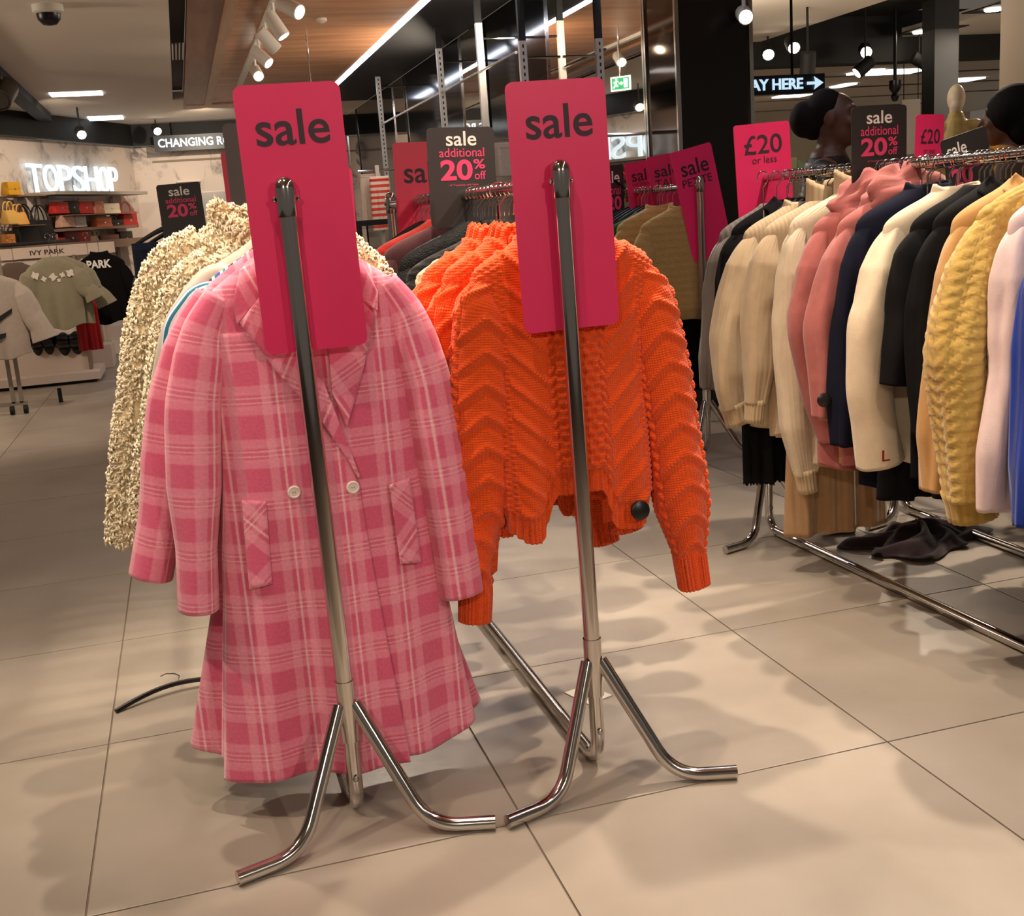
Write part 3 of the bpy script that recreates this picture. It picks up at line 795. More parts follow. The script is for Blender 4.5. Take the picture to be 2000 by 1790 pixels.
def cable(s, t, rib=None, centre=True, hw=.2):
    """relief of a cable jumper; s across from the middle, t height, metres"""
    a = np.abs(s)
    # honeycomb
    cw = .027; ch = .036
    row = np.floor(t / ch * 2); ss = s / cw + .5 * (row % 2)
    fx = ss - np.floor(ss) - .5; fz = (t / ch * 2) - row - .5
    honey = np.clip(((fx * 2) ** 2 + (fz * 1.6) ** 2) * 1.15, 0, 1) * .010
    rope = .0036 * (1 + np.sin(2 * math.pi * (t / .024) + a * 300))
    ph = (t - .95 * a) / .072
    fr = ph - np.floor(ph) - .5
    chev = .0070 * np.exp(-(fr / .115) ** 2) * (1 + .25 * np.sin(2 * math.pi * (t + 1.5 * a) / .014)) - .0025 * np.exp(-((fr - .3) / .12) ** 2)
    moss = .0050 * np.abs(np.sin(math.pi * s / .0125) * np.sin(math.pi * t / .0135 + math.pi * .5 * (np.floor(s / .0125) % 2)))
    b0, b1, b2 = .052, .066, min(.165, hw * .75)
    o = np.where(a < b0, honey if centre else chev, np.where(a < b1, rope, np.where(a < b2, chev, moss)))
    o = o - .004 * np.exp(-((a - b0) / .003) ** 2) - .004 * np.exp(-((a - b1) / .003) ** 2)
    ribs = .0032 * np.sin(2 * math.pi * s / .0125)
    if rib is not None: o = o * (1 - rib) + ribs * rib
    return o
def orange_jumper(label, xc, yc, cuffL, cuffR, nu=300, nv=230, res=1.0, sk=0.0):
    rt = thing('cable_jumper', label, 'jumper', (xc, yc, .55), 'orange cable jumpers')
    fold = lambda xn, t: .022 * smooth01(.3, 1, t) * np.cos(7.5 * (xn - .02)) * smooth01(.15, .55, np.abs(xn)) - .012 * smooth01(.4, 1, t) * np.exp(-(xn / .35) ** 2)
    hem = lambda xn: .66 - .105 * smooth01(.28, .55, np.abs(xn + .06)) + .02 * smooth01(.8, 1, np.abs(xn))
    prof = [(1.262, .075, .045), (1.235, .10, .05), (1.205, .15, .052), (1.18, .198, .05), (1.15, .213, .05), (1.05, .205, .055), (.9, .180, .062), (.7, .182, .078), (.62, .182, .08), (.5, .165, .07)]
    B = Body(xc, yc, prof, fold, hem, sk, p=2.8)
    nu_, nv_ = int(nu * res), int(nv * res)
    G, uv = B.grid(nu_, nv_)
    S_ = np.where(uv[..., 0] > .65, uv[..., 0] - 1.3, uv[..., 0])
    t01 = np.linspace(0, 1, nv_)[:, None] * np.ones((1, nu_))
    rib = smooth01(.905, .915, t01)
    d = cable(S_, uv[..., 1] - .6, rib)
    # pull the welt in a little
    cloth('body', G, ORANGE, rt, True, uv, d - .006 * rib, solid=.003)
    # rolled ribbed neck
    th = np.linspace(0, 2 * math.pi, 120, endpoint=False); rows = []
    for k, (z, rx, ry) in enumerate([(1.205, .108, .05), (1.218, .104, .052), (1.236, .096, .05), (1.256, .09, .047), (1.262, .084, .042), (1.252, .08, .038), (1.225, .08, .036)]):
        rows.append(np.stack([B.cx(1.25) + rx * np.cos(th), yc - ry * np.sin(th) * 1.0 - .002, z + .012 * np.abs(np.cos(th)) - .02 * np.clip(np.sin(th), 0, 1)], -1))
    G = np.array(rows); d = np.broadcast_to(.0028 * np.sin(th * 26), G.shape[:2])
    cloth('neckband', G, ORANGE, rt, True, None, d, solid=.003)
    for sx, (cxp, cz, yo) in ((-1, cuffL), (1, cuffR)):
        path = [(xc + sx * .155, yc, 1.175), (xc + sx * .197, yc - .004, 1.09), (xc + sx * (.205 + .35 * (abs(cxp) - .205)), yc + yo * .4 - .012, .88), (xc + sx * (.205 + .72 * (abs(cxp) - .205)), yc + yo * .8 - .02, .62), (xc + cxp, yc + yo - .02, cz + .07), (xc + cxp * 1.0 + .008 * sx, yc + yo - .02, cz)]
        n1, n2 = int(130 * res), int(240 * res)
        wob = lambda th, t: 1 + .05 * np.sin(3 * th + 4 * t + sx)
        G, uv = tube_grid(path, [.016, .056, .062, .064, .062, .066, .062, .038, .036], [.014, .045, .05, .052, .052, .055, .05, .03, .028], n1, n2, wob)
        s_ = uv[..., 0]; per = s_.max() + s_[0, 1]
        sc = np.abs(((s_ / per + .25) % 1.0) - .5) * per      # 0 at the front middle
        tt = np.linspace(0, 1, n2)[:, None] * np.ones((1, n1)); rib = smooth01(.885, .9, tt)
        d = cable(sc + .0, -uv[..., 1] * 1.0, rib, centre=False, hw=.11)
        cloth('sleeve', G, ORANGE, rt, True, uv, d, solid=.003)
    rt2 = (rt, B)
    return rt2
j1, JB = orange_jumper('orange cable jumper in front, round black security tag on its side', .812, 2.415, (-.225, .48, .06), (.272, .375, 0.0))
tgz = .603; tgx = .937; tgy = JB.y((tgx - JB.cx(tgz)) / JB.at(tgz)[0], tgz) - .006
mb = MB(); mb.lathe((tgx, tgy, tgz), [(.019, -.004), (.0225, .002), (.0235, .006), (.0225, .010), (.018, .0125), (.0005, .014)], 32, (0.05, -1, .1))
mb.build('security_tag', BLACK, j1, True, label='round black security tag')
hanger(.79, 2.415, 1.195, .17, 'hanger inside the front orange jumper')
orange_jumper('second orange cable jumper, ribbed cuff hanging lowest beside the pink coat', .768, 2.50, (-.205, .36, -.03), (.2, .5, .05), res=.72)
hanger(.79, 2.50, 1.195, .17, 'hanger inside the second orange jumper')
orange_jumper('third orange cable jumper, furthest back of the three', .738, 2.585, (-.185, .50, -.03), (.2, .45, .05), res=.66)
hanger(.79, 2.585, 1.195, .15, 'hanger inside the third orange jumper')

# ================================================================== everything else on the rails
def neck_ring(rt, xc, yc, z0, rx, ry, h, m, ribs=0, lean=.0, name='neckband'):
    th = np.linspace(0, 2 * math.pi, 60, endpoint=False); rows = []
    for t in np.linspace(0, 1, 6):
        rr = 1 - .12 * t
        rows.append(np.stack([xc + rx * rr * np.cos(th), yc - ry * rr * np.sin(th) + lean * t, z0 + h * t + .014 * np.abs(np.cos(th)) - .02 * np.clip(np.sin(th), 0, 1)], -1))
    for t in (.98, .6):
        rows.append(np.stack([xc + rx * .8 * np.cos(th), yc - ry * .78 * np.sin(th) + lean, z0 + h * t + .014 * np.abs(np.cos(th)) - .02 * np.clip(np.sin(th), 0, 1)], -1))
    G = np.array(rows); d = np.broadcast_to(.002 * np.sin(th * ribs), G.shape[:2]) if ribs else None
    return cloth(name, G, m, rt, True, None, d, solid=.003)
def hood(rt, xc, yc, z, m, sc=1.0, seed=0):
    r = np.random.RandomState(seed); nu, nv = 40, 24
    th = np.linspace(0, 2 * math.pi, nu, endpoint=False); ph = np.linspace(.12, math.pi - .12, nv)
    a, b = r.uniform(0, 6, 2)
    R = 1 + .16 * np.sin(3 * th[None, :] + 4 * ph[:, None] + a) + .16 * np.abs(np.sin(4.5 * ph[:, None] - 1.5 * th[None, :] + b)) + .10 * np.abs(np.sin(8 * ph[:, None] + 2 * th[None, :]))
    G = np.stack([xc + sc * .105 * R * np.sin(ph)[:, None] * np.cos(th)[None, :] * 1.1, yc + .01 - sc * .05 * R * np.sin(ph)[:, None] * np.sin(th)[None, :], z + sc * .075 * R * np.cos(ph)[:, None] * np.ones_like(th)[None, :] - .25 * sc * .105 * np.abs(np.cos(th))[None, :] * np.sin(ph)[:, None]], -1)
    return cloth('hood', G, m, rt, True, None, None, solid=.002)
def garment(name, label, cat, xc, yc, zs, hw, zh, m, hemhw=None, depth=.04, sl=.55, splay=.08, cuffw=.034, neck='crew', rib=None, seed=1, fold=.012, group=None, pathL=None, sleeves=True, ribs_hem=True, hang=True, dispf=None, res=1.0, hanghw=None, fullpath=False, tuck=0.0, arm=.056, hlabel=None):
    rt = thing(name, label, cat, (xc, yc, zh), group)
    r = np.random.RandomState(seed); p1, p2, p3 = r.uniform(0, 6.28, 3)
    hemhw = hemhw or hw * .95
    f = lambda xn, t: fold * smooth01(.2, 1, t) * (np.sin(6.5 * xn + p1) + .6 * np.sin(12 * xn + p2))
    nk = .075
    prof = [(zs + .085, nk * .8, depth * .7), (zs + .065, nk * 1.15, depth * .85), (zs + .03, hw * .75, depth), (zs, hw * .97, depth), (zs - .03, hw, depth), (zs - .2, hw * .97, depth * 1.1), (zh, hemhw, depth * 1.25)]
    hem = lambda xn: zh + .012 * np.sin(5 * xn + p3) - .012 * np.cos(xn * 2)
    B = Body(xc, yc, prof, f, hem, p=2.6)
    nu, nv = 2 * int(55 * res), int(90 * res)
    G, uv = B.grid(nu, nv)
    d = None
    if dispf is not None:
        S_ = np.where(uv[..., 0] > .65, uv[..., 0] - 1.3, uv[..., 0]); d = dispf(S_, uv[..., 1])
    cloth('body', G, m, rt, True, uv, d)
    if rib is not None and ribs_hem:
        Bz = Body(xc, yc, [(zh + .08, hemhw * .985, depth * 1.18), (zh - .005, hemhw * .90, depth * 1.0)], None, None, p=2.6)
        G, uv = Bz.grid(2 * int(80 * res), 8); cloth('hem_band', G, rib, rt, True, uv, np.broadcast_to(.002 * np.sin(uv[..., 0] * 2 * math.pi / .011), G.shape[:2]))
    zk = zs + .062
    if neck == 'crew': neck_ring(rt, xc, yc, zk - .012, .082, depth * .95, .03, rib or m, 34 if rib else 0)
    elif neck == 'roll': neck_ring(rt, xc, yc, zk - .012, .078, depth * 1.0, .085, rib or m, 30 if rib else 0, lean=.01)
    elif neck == 'hood': hood(rt, xc - .015, yc - .01, zk - .005, m, 1.08, seed)
    elif neck == 'collar':
        for sx in (-1, 1):
            G, Q = B.patch([(sx * .012, zs + .02), (sx * .08, zs - .015), (sx * .1, zs + .06)], [(sx * .02, zs + .06), (sx * .05, zs + .085), (sx * .06, zs + .1)], 8, 14, .012)
            cloth('collar', G, m, rt, False, Q, solid=.005)
    if sleeves:
        for sx in (-1, 1):
            L = sl * (1 + .05 * r.randn())
            if sx < 0 and pathL is not None: path = pathL if fullpath else [(xc - (hw - .05), yc, zs - .012), (xc - (hw - .01), yc - .004, zs - .075)] + list(pathL[2:])
            else:
                b = r.uniform(-.03, .03)
                path = [(xc + sx * (hw - .05), yc, zs - .01), (xc + sx * (hw - .012), yc - .004, zs - .075), (xc + sx * (hw + splay * .35 + b), yc - .008, zs - .1 - L * .4), (xc + sx * (hw + splay * .75), yc - .014 + tuck * .5, zs - .06 - L * .75), (xc + sx * (hw + splay), yc - .012 + tuck, zs - .06 - L)]
            ph = r.uniform(0, 6)
            wob = lambda th, t: 1 + .08 * np.sin(2 * th + ph + 4 * t) + .05 * np.sin(5 * th - 4 * t + ph)
            n1, n2 = int(44 * res), int(70 * res)
            G, uv = tube_grid(path, [arm * .3, arm * .88, arm * 1.03, arm * .97, arm * .9, cuffw], [arm * .3, arm * .75, arm * .75, arm * .75, arm * .75, cuffw * .85], n1, n2, wob)
            d = dispf(uv[..., 0] - uv[..., 0].max() * .5, uv[..., 1]) if dispf is not None else 0.0
            q1, q2, q3 = r.uniform(0, 6.28, 3); th_ = uv[..., 0] / max(uv[..., 0].max(), 1e-6) * 2 * math.pi; vl = -uv[..., 1]
            d = d + .0042 * np.sin(3 * th_ + 7 * vl + q1) * smooth01(.03, .2, vl) + .0026 * np.sin(5 * th_ - 5 * vl + q2) * smooth01(.05, .3, vl) + .003 * np.exp(-((vl - .27 - .05 * np.sin(th_ + q3)) / .035) ** 2) * np.sin(2 * th_ + q2)
            cloth('sleeve', G, m, rt, True, uv, d)
            if rib is not None:
                e = np.array(path[-1]); dv = e - np.array(path[-2]); dv /= np.linalg.norm(dv)
                G, uv = tube_grid([e - dv * .015, e + dv * .03, e + dv * .065], [cuffw * 1.02, cuffw * .9, cuffw * .88], [cuffw * .88, cuffw * .75, cuffw * .74], 60, 6)
                th = np.linspace(0, 2 * math.pi, 60, endpoint=False)
                cloth('cuff', G, rib, rt, True, uv, np.broadcast_to(.0018 * np.sin(th * 18), G.shape[:2]))
    if hang: hanger(xc, yc, zs + .005, hanghw or hw * .82, hlabel or 'hanger holding the ' + label, None)
    return rt
def skirt(name, label, cat, xc, yc, zt, zh, hw0, hw1, m, depth=.03, seed=1, fold=.014, group=None, frill=0.0, hang=True):
    rt = thing(name, label, cat, (xc, yc, zh), group)
    r = np.random.RandomState(seed); p1, p2 = r.uniform(0, 6.28, 2)
    f = lambda xn, t: fold * t * (np.sin(8 * xn + p1) + .7 * np.sin(15 * xn + p2))
    hem = (lambda xn: zh + frill * np.sin(60 * xn)) if frill else None
    B = Body(xc, yc, [(zt, hw0, depth * .8), (zt - .05, hw0 * 1.03, depth), (zh, hw1, depth * 1.5)], f, hem, p=2.6)
    G, uv = B.grid(110, 60); cloth('panel', G, m, rt, True, uv)
    G, uv = Body(xc, yc, [(zt + .004, hw0 * 1.01, depth * .86), (zt - .035, hw0 * 1.03, depth * .98)], None, None, p=2.6).grid(80, 6); cloth('waistband', G, m, rt, True, uv, solid=.005)
    if hang: hanger(xc, yc, zt + .02, hw0, 'hanger holding the ' + label)
    return rt
def zat(px, py, Y): return atY(px, py, Y)[2]
def pathpx(pts, Y, dy=0.0): return [atY(x, y, Y + dy * i) for i, (x, y) in enumerate(pts)]

# ---------------- rail with the pink coats, further back
def stripes():
    m, t, b = newmat('bright_stripe_cotton'); L = t.links.new; N = t.nodes.new
    uv = N('ShaderNodeUVMap'); w = N('ShaderNodeSeparateXYZ'); L(uv.outputs['UV'], w.inputs[0])
    k = N('ShaderNodeMath'); k.operation = 'MULTIPLY'; k.inputs[1].default_value = 1 / .05; L(w.outputs['X'], k.inputs[0])
    fr = N('ShaderNodeMath'); fr.operation = 'FRACT'; L(k.outputs[0], fr.inputs[0])
    cr = N('ShaderNodeValToRGB'); cr.color_ramp.interpolation = 'CONSTANT'; e = cr.color_ramp.elements
    cols = [(60, 52, 160), (214, 224, 240), (30, 120, 140), (226, 232, 240), (206, 70, 60), (40, 44, 60), (214, 224, 240), (24, 96, 120)]
    e[0].color = srgb(cols[0]); e[1].position = .13; e[1].color = srgb(cols[1])
    for i, c in enumerate(cols[2:]):
        n = e.new(.25 + i * .125); n.color = srgb(c)
    L(fr.outputs[0], cr.inputs['Fac']); L(cr.outputs['Color'], b.inputs['Base Color']); b.inputs['Roughness'].default_value = .8
    return m
STRIPE = stripes()
garment('striped_shirt', 'bright blue and red striped shirt behind the pink coats', 'shirt', .222, 2.625, 1.175, .20, .55, STRIPE, neck='none', seed=4, pathL=pathpx([(455, 560), (400, 580), (362, 640), (345, 760), (340, 860)], 2.60), arm=.04, fullpath=True)
SHEEP = fabric('offwhite_suede', (196, 184, 166), 'weave', bump=.2)
garment('suede_coat', 'smooth off-white coat between the striped shirt and cream fleece', 'coat', .222, 2.69, 1.19, .21, .35, SHEEP, neck='none', seed=5, pathL=pathpx([(470, 530), (415, 540), (362, 640), (338, 800), (318, 960)], 2.665), arm=.05, fullpath=True)

def fleece_mat():
    m, t, b = newmat('cream_fleece'); L = t.links.new; N = t.nodes.new
    out = t.nodes['Material Output']; d = N('ShaderNodeBsdfDiffuse'); tr = N('ShaderNodeBsdfTranslucent'); mx = N('ShaderNodeMixShader')
    d.inputs['Color'].default_value = srgb((255, 240, 208)); tr.inputs['Color'].default_value = srgb((250, 226, 180)); mx.inputs[0].default_value = .12
    L(d.outputs[0], mx.inputs[1]); L(tr.outputs[0], mx.inputs[2]); L(mx.outputs[0], out.inputs['Surface']); t.nodes.remove(b)
    return m
FLEECE = fleece_mat()
FLEECEB = P('cream_fleece_base', (244, 222, 182), .95, spec=.0)
def tufts(grids, dens, ln, wd, m, parent, seed, name='pile'):
    r = np.random.RandomState(seed); VV = []; FF = []; n = 0
    for G, closed in grids:
        Nn = grid_normals(G, closed); nv, nu = G.shape[:2]
        du = np.linalg.norm(np.roll(G, -1, 1) - G, axis=2); dv = np.zeros((nv, nu)); dv[:-1] = np.linalg.norm(G[1:] - G[:-1], axis=2)
        Aq = (du * dv)[:-1].ravel(); cnt = int(Aq.sum() * dens)
        idx = r.choice(len(Aq), cnt, p=Aq / Aq.sum())
        i, j = idx // nu, idx % nu; fu, fv = r.rand(cnt), r.rand(cnt)
        P0 = G[i, j] * ((1 - fu) * (1 - fv))[:, None] + G[i, (j + 1) % nu] * (fu * (1 - fv))[:, None] + G[i + 1, j] * ((1 - fu) * fv)[:, None] + G[i + 1, (j + 1) % nu] * (fu * fv)[:, None]
        nn = Nn[i, j]; tv = np.cross(nn, r.randn(cnt, 3)); tv /= np.linalg.norm(tv, axis=1)[:, None] + 1e-9
        bt = np.cross(nn, tv)
        l = ln * r.uniform(.6, 1.5, cnt)[:, None]; w = wd * r.uniform(.7, 1.3, cnt)[:, None]
        down = np.array([0, 0, -1.0])
        A = P0 - nn * .002; Bm = A + nn * l * .65 + tv * l * .35; C = Bm + nn * l * .05 + tv * l * .45 + down * l * .55
        ring0 = [A + bt * w * .6, A - bt * w * .6 + tv * w * .5, A - tv * w * .7]
        ring1 = [Bm + bt * w * .8, Bm - bt * w * .8, Bm + nn * w * .7 + tv * w * .3]
        V = np.stack(ring0 + ring1 + [C], 1); VV.append(V.reshape(-1, 3))
        for k in range(cnt):
            o = n + k * 7
            FF += [(o, o + 1, o + 4), (o, o + 4, o + 3), (o + 1, o + 2, o + 5), (o + 1, o + 5, o + 4), (o + 2, o, o + 3), (o + 2, o + 3, o + 5), (o + 3, o + 4, o + 6), (o + 4, o + 5, o + 6), (o + 5, o + 3, o + 6)]
        n += cnt * 7
    o = obj(name, np.concatenate(VV), FF, m, parent); o['kind'] = 'stuff'; return o
def teddy(label, xc, yc, pathL, zs, hw, zh, seed, arm=.06):
    rt = thing('fleece_coat', label, 'coat', (xc, yc, zh), 'cream fleece coats')
    B = Body(xc, yc, [(zs + .10, .07, .04), (zs + .08, .1, .05), (zs + .03, hw * .78, .055), (zs, hw * .98, .055), (zs - .1, hw, .055), (zh, hw * 1.1, .075)], lambda xn, t: .015 * t * np.sin(6 * xn + seed))
    G0, uv = B.grid(70, 50); cloth('body', G0, FLEECEB, rt, True, uv)
    gr = [(G0, True)]
    pr = [(2 * xc - p[0], p[1], p[2]) for p in pathL]
    for p in (pathL, pr):
        G, uv = tube_grid(p, [arm * .8, arm, arm, arm, arm * 1.02, arm * 1.0], [arm * .7, arm * .8, arm * .8, arm * .8, arm * .8, arm * .8], 36, 50, lambda th, t: 1 + .05 * np.sin(3 * th + 9 * t))
        cloth('sleeve', G, FLEECEB, rt, True, uv); gr.append((G, True))
    tufts(gr, 24000, .013, .0056, FLEECE, rt, seed)
    # collar with its brown inside
    th = np.linspace(0, 2 * math.pi, 50, endpoint=False)
    rows = [np.stack([xc + rx * np.cos(th), yc - ry * np.sin(th), zs + z + .012 * np.cos(2 * th)], -1) for z, rx, ry in ((.06, .105, .055), (.09, .11, .06), (.12, .1, .055), (.125, .085, .045), (.08, .08, .04))]
    G = np.array(rows); cloth('collar', G, P('fleece_collar', (186, 150, 104), .95), rt, True); tufts([(G[:4], True)], 20000, .013, .0056, FLEECE, rt, seed + 3)
    hanger(xc, yc, zs + .01, hw * .8, 'hanger inside the ' + label)
    return rt
teddy('shaggy cream fleece coat sleeve next to the off-white coat', .222, 2.79, pathpx([(420, 520), (375, 560), (345, 680), (325, 850), (305, 1010)], 2.79), 1.19, .21, .45, 3, .055)
teddy('shaggy cream fleece coat reaching furthest left on the pink rail', .19, 2.94, pathpx([(400, 480), (335, 520), (296, 650), (272, 850), (262, 1060)], 2.94), 1.235, .225, .5, 8, .058)

# ---------------- jeans rail at left
DENIM = fabric('dark_denim', (44, 54, 76), 'weave', bump=.3, noise=.35)
DENIM2 = fabric('worn_denim', (58, 68, 90), 'weave', bump=.3, noise=.4)
def jeans(label, xc, yc, zt, zh, m, seed):
    rt = thing('jeans', label, 'jeans', (xc, yc, zh), 'jeans hung on the rear rail')
    for sx in (-1, 1):
        B = Body(xc + sx * .085, yc, [(zt, .085, .022), (zt - .25, .088, .03), (zt - .6, .075, .028), (zh, .07, .026)], lambda xn, t: .008 * np.sin(8 * xn + seed + 7 * t))
        G, uv = B.grid(40, 40); cloth('leg', G, m, rt, True, uv)
    B = Body(xc, yc, [(zt + .01, .168, .024), (zt - .03, .17, .026)], None)
    G, uv = B.grid(60, 5); cloth('waistband', G, m, rt, True, uv, solid=.005)
    hanger(xc, yc, zt + .03, .16, 'hanger gripping the ' + label)
jeans('dark blue jeans hung beside the cream fleece', -.05, 5.75, 1.255, .14, DENIM, 1)
jeans('faded blue jeans behind the dark pair', .0, 5.95, 1.25, .16, DENIM2, 2)
garment('denim_jacket', 'dark denim jacket on the jeans rail, half behind the fleece', 'jacket', .02, 6.15, 1.17, .24, .6, DENIM2, neck='collar', seed=31, splay=.05)

# ---------------- back of the orange jumper rail
CREAMK = fabric('cream_lace_knit', (216, 198, 158), 'knit', 300, bump=.8)
BLKN = fabric('black_net_knit', (18, 16, 18), 'knit', 340, bump=.8)

BURG = fabric('burgundy_wool', (74, 38, 42), 'weave', bump=.6, noise=.3)
REDK = fabric('red_knit', (150, 34, 24), 'knit', 280)
lace = lambda s, t: .003 * np.sin(2 * math.pi * s / .02) * np.sin(2 * math.pi * t / .024)
garment('lace_jumper', 'cream pointelle jumper just behind the orange ones', 'jumper', .76, 2.72, 1.16, .225, .62, CREAMK, neck='none', seed=6, dispf=lace, res=1.4, splay=.03)
garment('net_top', 'black open-knit top behind the cream pointelle jumper', 'top', .79, 2.86, 1.165, .25, .6, BLKN, neck='none', seed=7, splay=.04)
garment('sequin_top', 'black sequined top between the black net top and burgundy jumper', 'top', .79, 3.0, 1.19, .24, .6, P('black_sequin', (8, 7, 8), .5, spec=.15, bump=1.0, nscale=220), neck='none', seed=8, splay=.04)
garment('wool_jumper', 'burgundy fuzzy jumper on the orange jumper rail', 'jumper', .79, 3.2, 1.205, .25, .6, BURG, neck='crew', seed=9, splay=.04)
garment('knitted_top', 'red knitted top behind the burgundy jumper', 'top', .79, 3.42, 1.2, .25, .6, REDK, neck='none', seed=10, splay=.04)
garment('ribbed_cardigan', 'beige ribbed long cardigan, hem showing below the orange jumpers', 'cardigan', .80, 3.06, 1.08, .15, .40, fabric('beige_rib', (178, 146, 100), 'rib', 260, bump=.8), neck='none', seed=12, splay=.0, sl=.5)
for i, y in enumerate(np.linspace(2.66, 3.09, 12)):
    hanger(.79, y, 1.235, .11, 'spare black hanger crowded on the orange jumper rail', 'hangers crowded on the orange jumper rail', cloth_dip=.03)
for i, y in enumerate(np.linspace(3.3, 3.8, 8)):
    hanger(.79, y, 1.235, .15, 'black hanger near the red sale board', 'hangers near the red sale board', cloth_dip=.02)

# ---------------- right rail, far end to near end
def xbar(y): return XC1 + (XC0 - XC1) * (3.8 - y) / 1.8
CRM = fabric('cream_knit', (190, 167, 134), 'rib', 460, bump=.25)
CRMR = fabric('cream_knit_rib', (190, 166, 130), 'rib', 300, bump=.5)
GRY = fabric('grey_rib_knit', (112, 104, 96), 'rib', 320, bump=.6)
PNKH = fabric('dusty_pink_jersey', (170, 98, 92), 'weave', bump=.3, noise=.2)
NAVY = fabric('navy_wool', (18, 20, 36), 'weave', bump=.3, sheen=0)
WHTK = fabric('ivory_knit', (212, 194, 164), 'weave', 420, bump=.35)
BLKW = fabric('black_wool', (13, 12, 13), 'weave', bump=.3, sheen=0)
TANC = fabric('camel_cloth', (188, 144, 88), 'weave', bump=.25)
YELK = fabric('yellow_chunky_knit', (186, 152, 80), 'knit', 200, bump=.6)
PALE = fabric('pale_pink_jersey', (220, 194, 190), 'weave', bump=.2)
BLUE = fabric('royal_blue_rib', (18, 52, 150), 'rib', 240, bump=.6)
BEIGE = fabric('beige_rib_knit', (170, 134, 96), 'rib', 300, bump=.6)
MUST = fabric('mustard_knit', (188, 140, 70), 'knit', 300)
def G_(name, label, cat, y, zs, hw, px, zh_py, m, **k):
    return garment(name, label, cat, xbar(y), y, zs, hw, zat(px, zh_py, y), m, **k)
G_('ribbed_jumper', 'grey ribbed jumper at the far end of the right rail', 'jumper', 3.70, 1.17, .23, 1420, 800, GRY, rib=None, neck='none', seed=20, sl=.52, splay=.06)
G_('wool_coat', 'black coat between the grey and cream knits on the right rail', 'coat', 3.63, 1.18, .22, 1440, 800, BLKW, neck='collar', seed=21, sl=.4, splay=.02)
skirt('frilled_skirt', 'black frilled skirt hanging below the cream jumpers', 'skirt', xbar(3.5) - .13, 3.57, 1.10, zat(1460, 955, 3.5), .10, .10, BLKW, seed=3, frill=.006)
G_('knit_jumper', 'cream knit jumper, furthest left of the cream ones', 'jumper', 3.52, 1.17, .235, 1470, 830, CRM, rib=CRMR, neck='crew', seed=22, pathL=pathpx([(1462, 430), (1440, 540), (1420, 660), (1422, 760), (1432, 795)], 3.51), arm=.062, cuffw=.045)
G_('knit_jumper', 'cream knit jumper with roll neck, middle of the cream ones', 'jumper', 3.38, 1.18, .24, 1530, 850, CRM, rib=CRMR, neck='roll', seed=23, sl=.54, splay=.05)
skirt('knit_dress', 'long beige ribbed dress hanging lowest under the right rail', 'dress', xbar(3.3) - .02, 3.32, 1.15, zat(1580, 1045, 3.3), .14, .2, BEIGE, seed=5)
cab = lambda s, t: .004 * np.exp(-((np.abs(s) - .02) / .012) ** 2) * (1 + np.sin(2 * math.pi * t / .035)) + .0012 * np.sin(2 * math.pi * s / .012)
G_('cable_jumper', 'cream cable jumper with plaited sleeve beside the pink hoodies', 'jumper', 3.22, 1.20, .24, 1600, 905, WHTK, rib=CRMR, neck='roll', seed=24, sl=.62, splay=.04, dispf=cab, res=1.5, pathL=pathpx([(1592, 415), (1568, 540), (1548, 690), (1556, 830), (1572, 925)], 3.21), arm=.06)
G_('hoodie', 'dusty pink hoodie next to the cream cable jumper', 'hoodie', 3.09, 1.19, .24, 1640, 905, PNKH, neck='hood', seed=25, pathL=pathpx([(1625, 425), (1600, 520), (1577, 640), (1602, 760), (1622, 860)], 3.07), arm=.06)
G_('knitted_top', 'mustard knit top hanging between the two pink hoodies', 'top', 3.03, 1.17, .2, 1620, 910, MUST, neck='none', seed=26, sl=.5, splay=.03)
hd2 = G_('hoodie', 'dusty pink hoodie with ruffled hood, nearest to the navy jumper', 'hoodie', 2.96, 1.195, .24, 1680, 905, PNKH, neck='hood', seed=27, sl=.52, splay=.06)
G_('wool_jumper', 'navy jumper behind the ivory cardigan', 'jumper', 2.87, 1.2, .24, 1720, 950, NAVY, neck='crew', seed=28, sl=.55, splay=.05)
ivc = G_('knit_cardigan', 'ivory cardigan with a red L on its cuff', 'cardigan', 2.75, 1.19, .235, 1740, 905, WHTK, rib=None, neck='crew', seed=29, pathL=pathpx([(1765, 395), (1735, 480), (1700, 640), (1698, 760), (1722, 905)], 2.73), cuffw=.066, arm=.07)
skirt('wool_skirt', 'black skirt showing under the ivory cardigan', 'skirt', xbar(2.8) - .05, 2.81, 1.12, zat(1720, 968, 2.85), .12, .16, BLKW, seed=9)
G_('jersey_jumper', 'black jumper with short sleeve beside the ivory cardigan', 'jumper', 2.64, 1.19, .23, 1800, 930, BLKW, neck='none', seed=30, sl=.36, splay=.05, cuffw=.045)
G_('wool_coat', 'long black coat between the black jumper and camel coat', 'coat', 2.56, 1.2, .22, 1850, 965, BLKW, neck='collar', seed=32, sl=.5, splay=.03)
G_('camel_coat', 'camel coat left of the yellow chunky jumper', 'coat', 2.47, 1.2, .235, 1900, 965, TANC, neck='collar', seed=33, sl=.62, splay=.05)
chunk = lambda s, t: .0045 * np.abs(np.sin(math.pi * (t + .8 * np.abs(s)) / .03)) + .0015 * np.sin(2 * math.pi * s / .014)
G_('chunky_jumper', 'mustard yellow chunky jumper with deep ribbed cuff', 'jumper', 2.37, 1.21, .24, 1930, 900, YELK, rib=fabric('yellow_rib', (180, 146, 70), 'rib', 160, bump=.7), neck='roll', seed=34, pathL=pathpx([(1945, 415), (1905, 520), (1872, 690), (1880, 830), (1895, 965)], 2.35), cuffw=.068, arm=.072, dispf=chunk, res=1.4)
G_('sweatshirt', 'pale pink sweatshirt at the right edge of the picture', 'sweatshirt', 2.27, 1.2, .235, 1960, 900, PALE, neck='crew', seed=35, sl=.62, splay=.04)
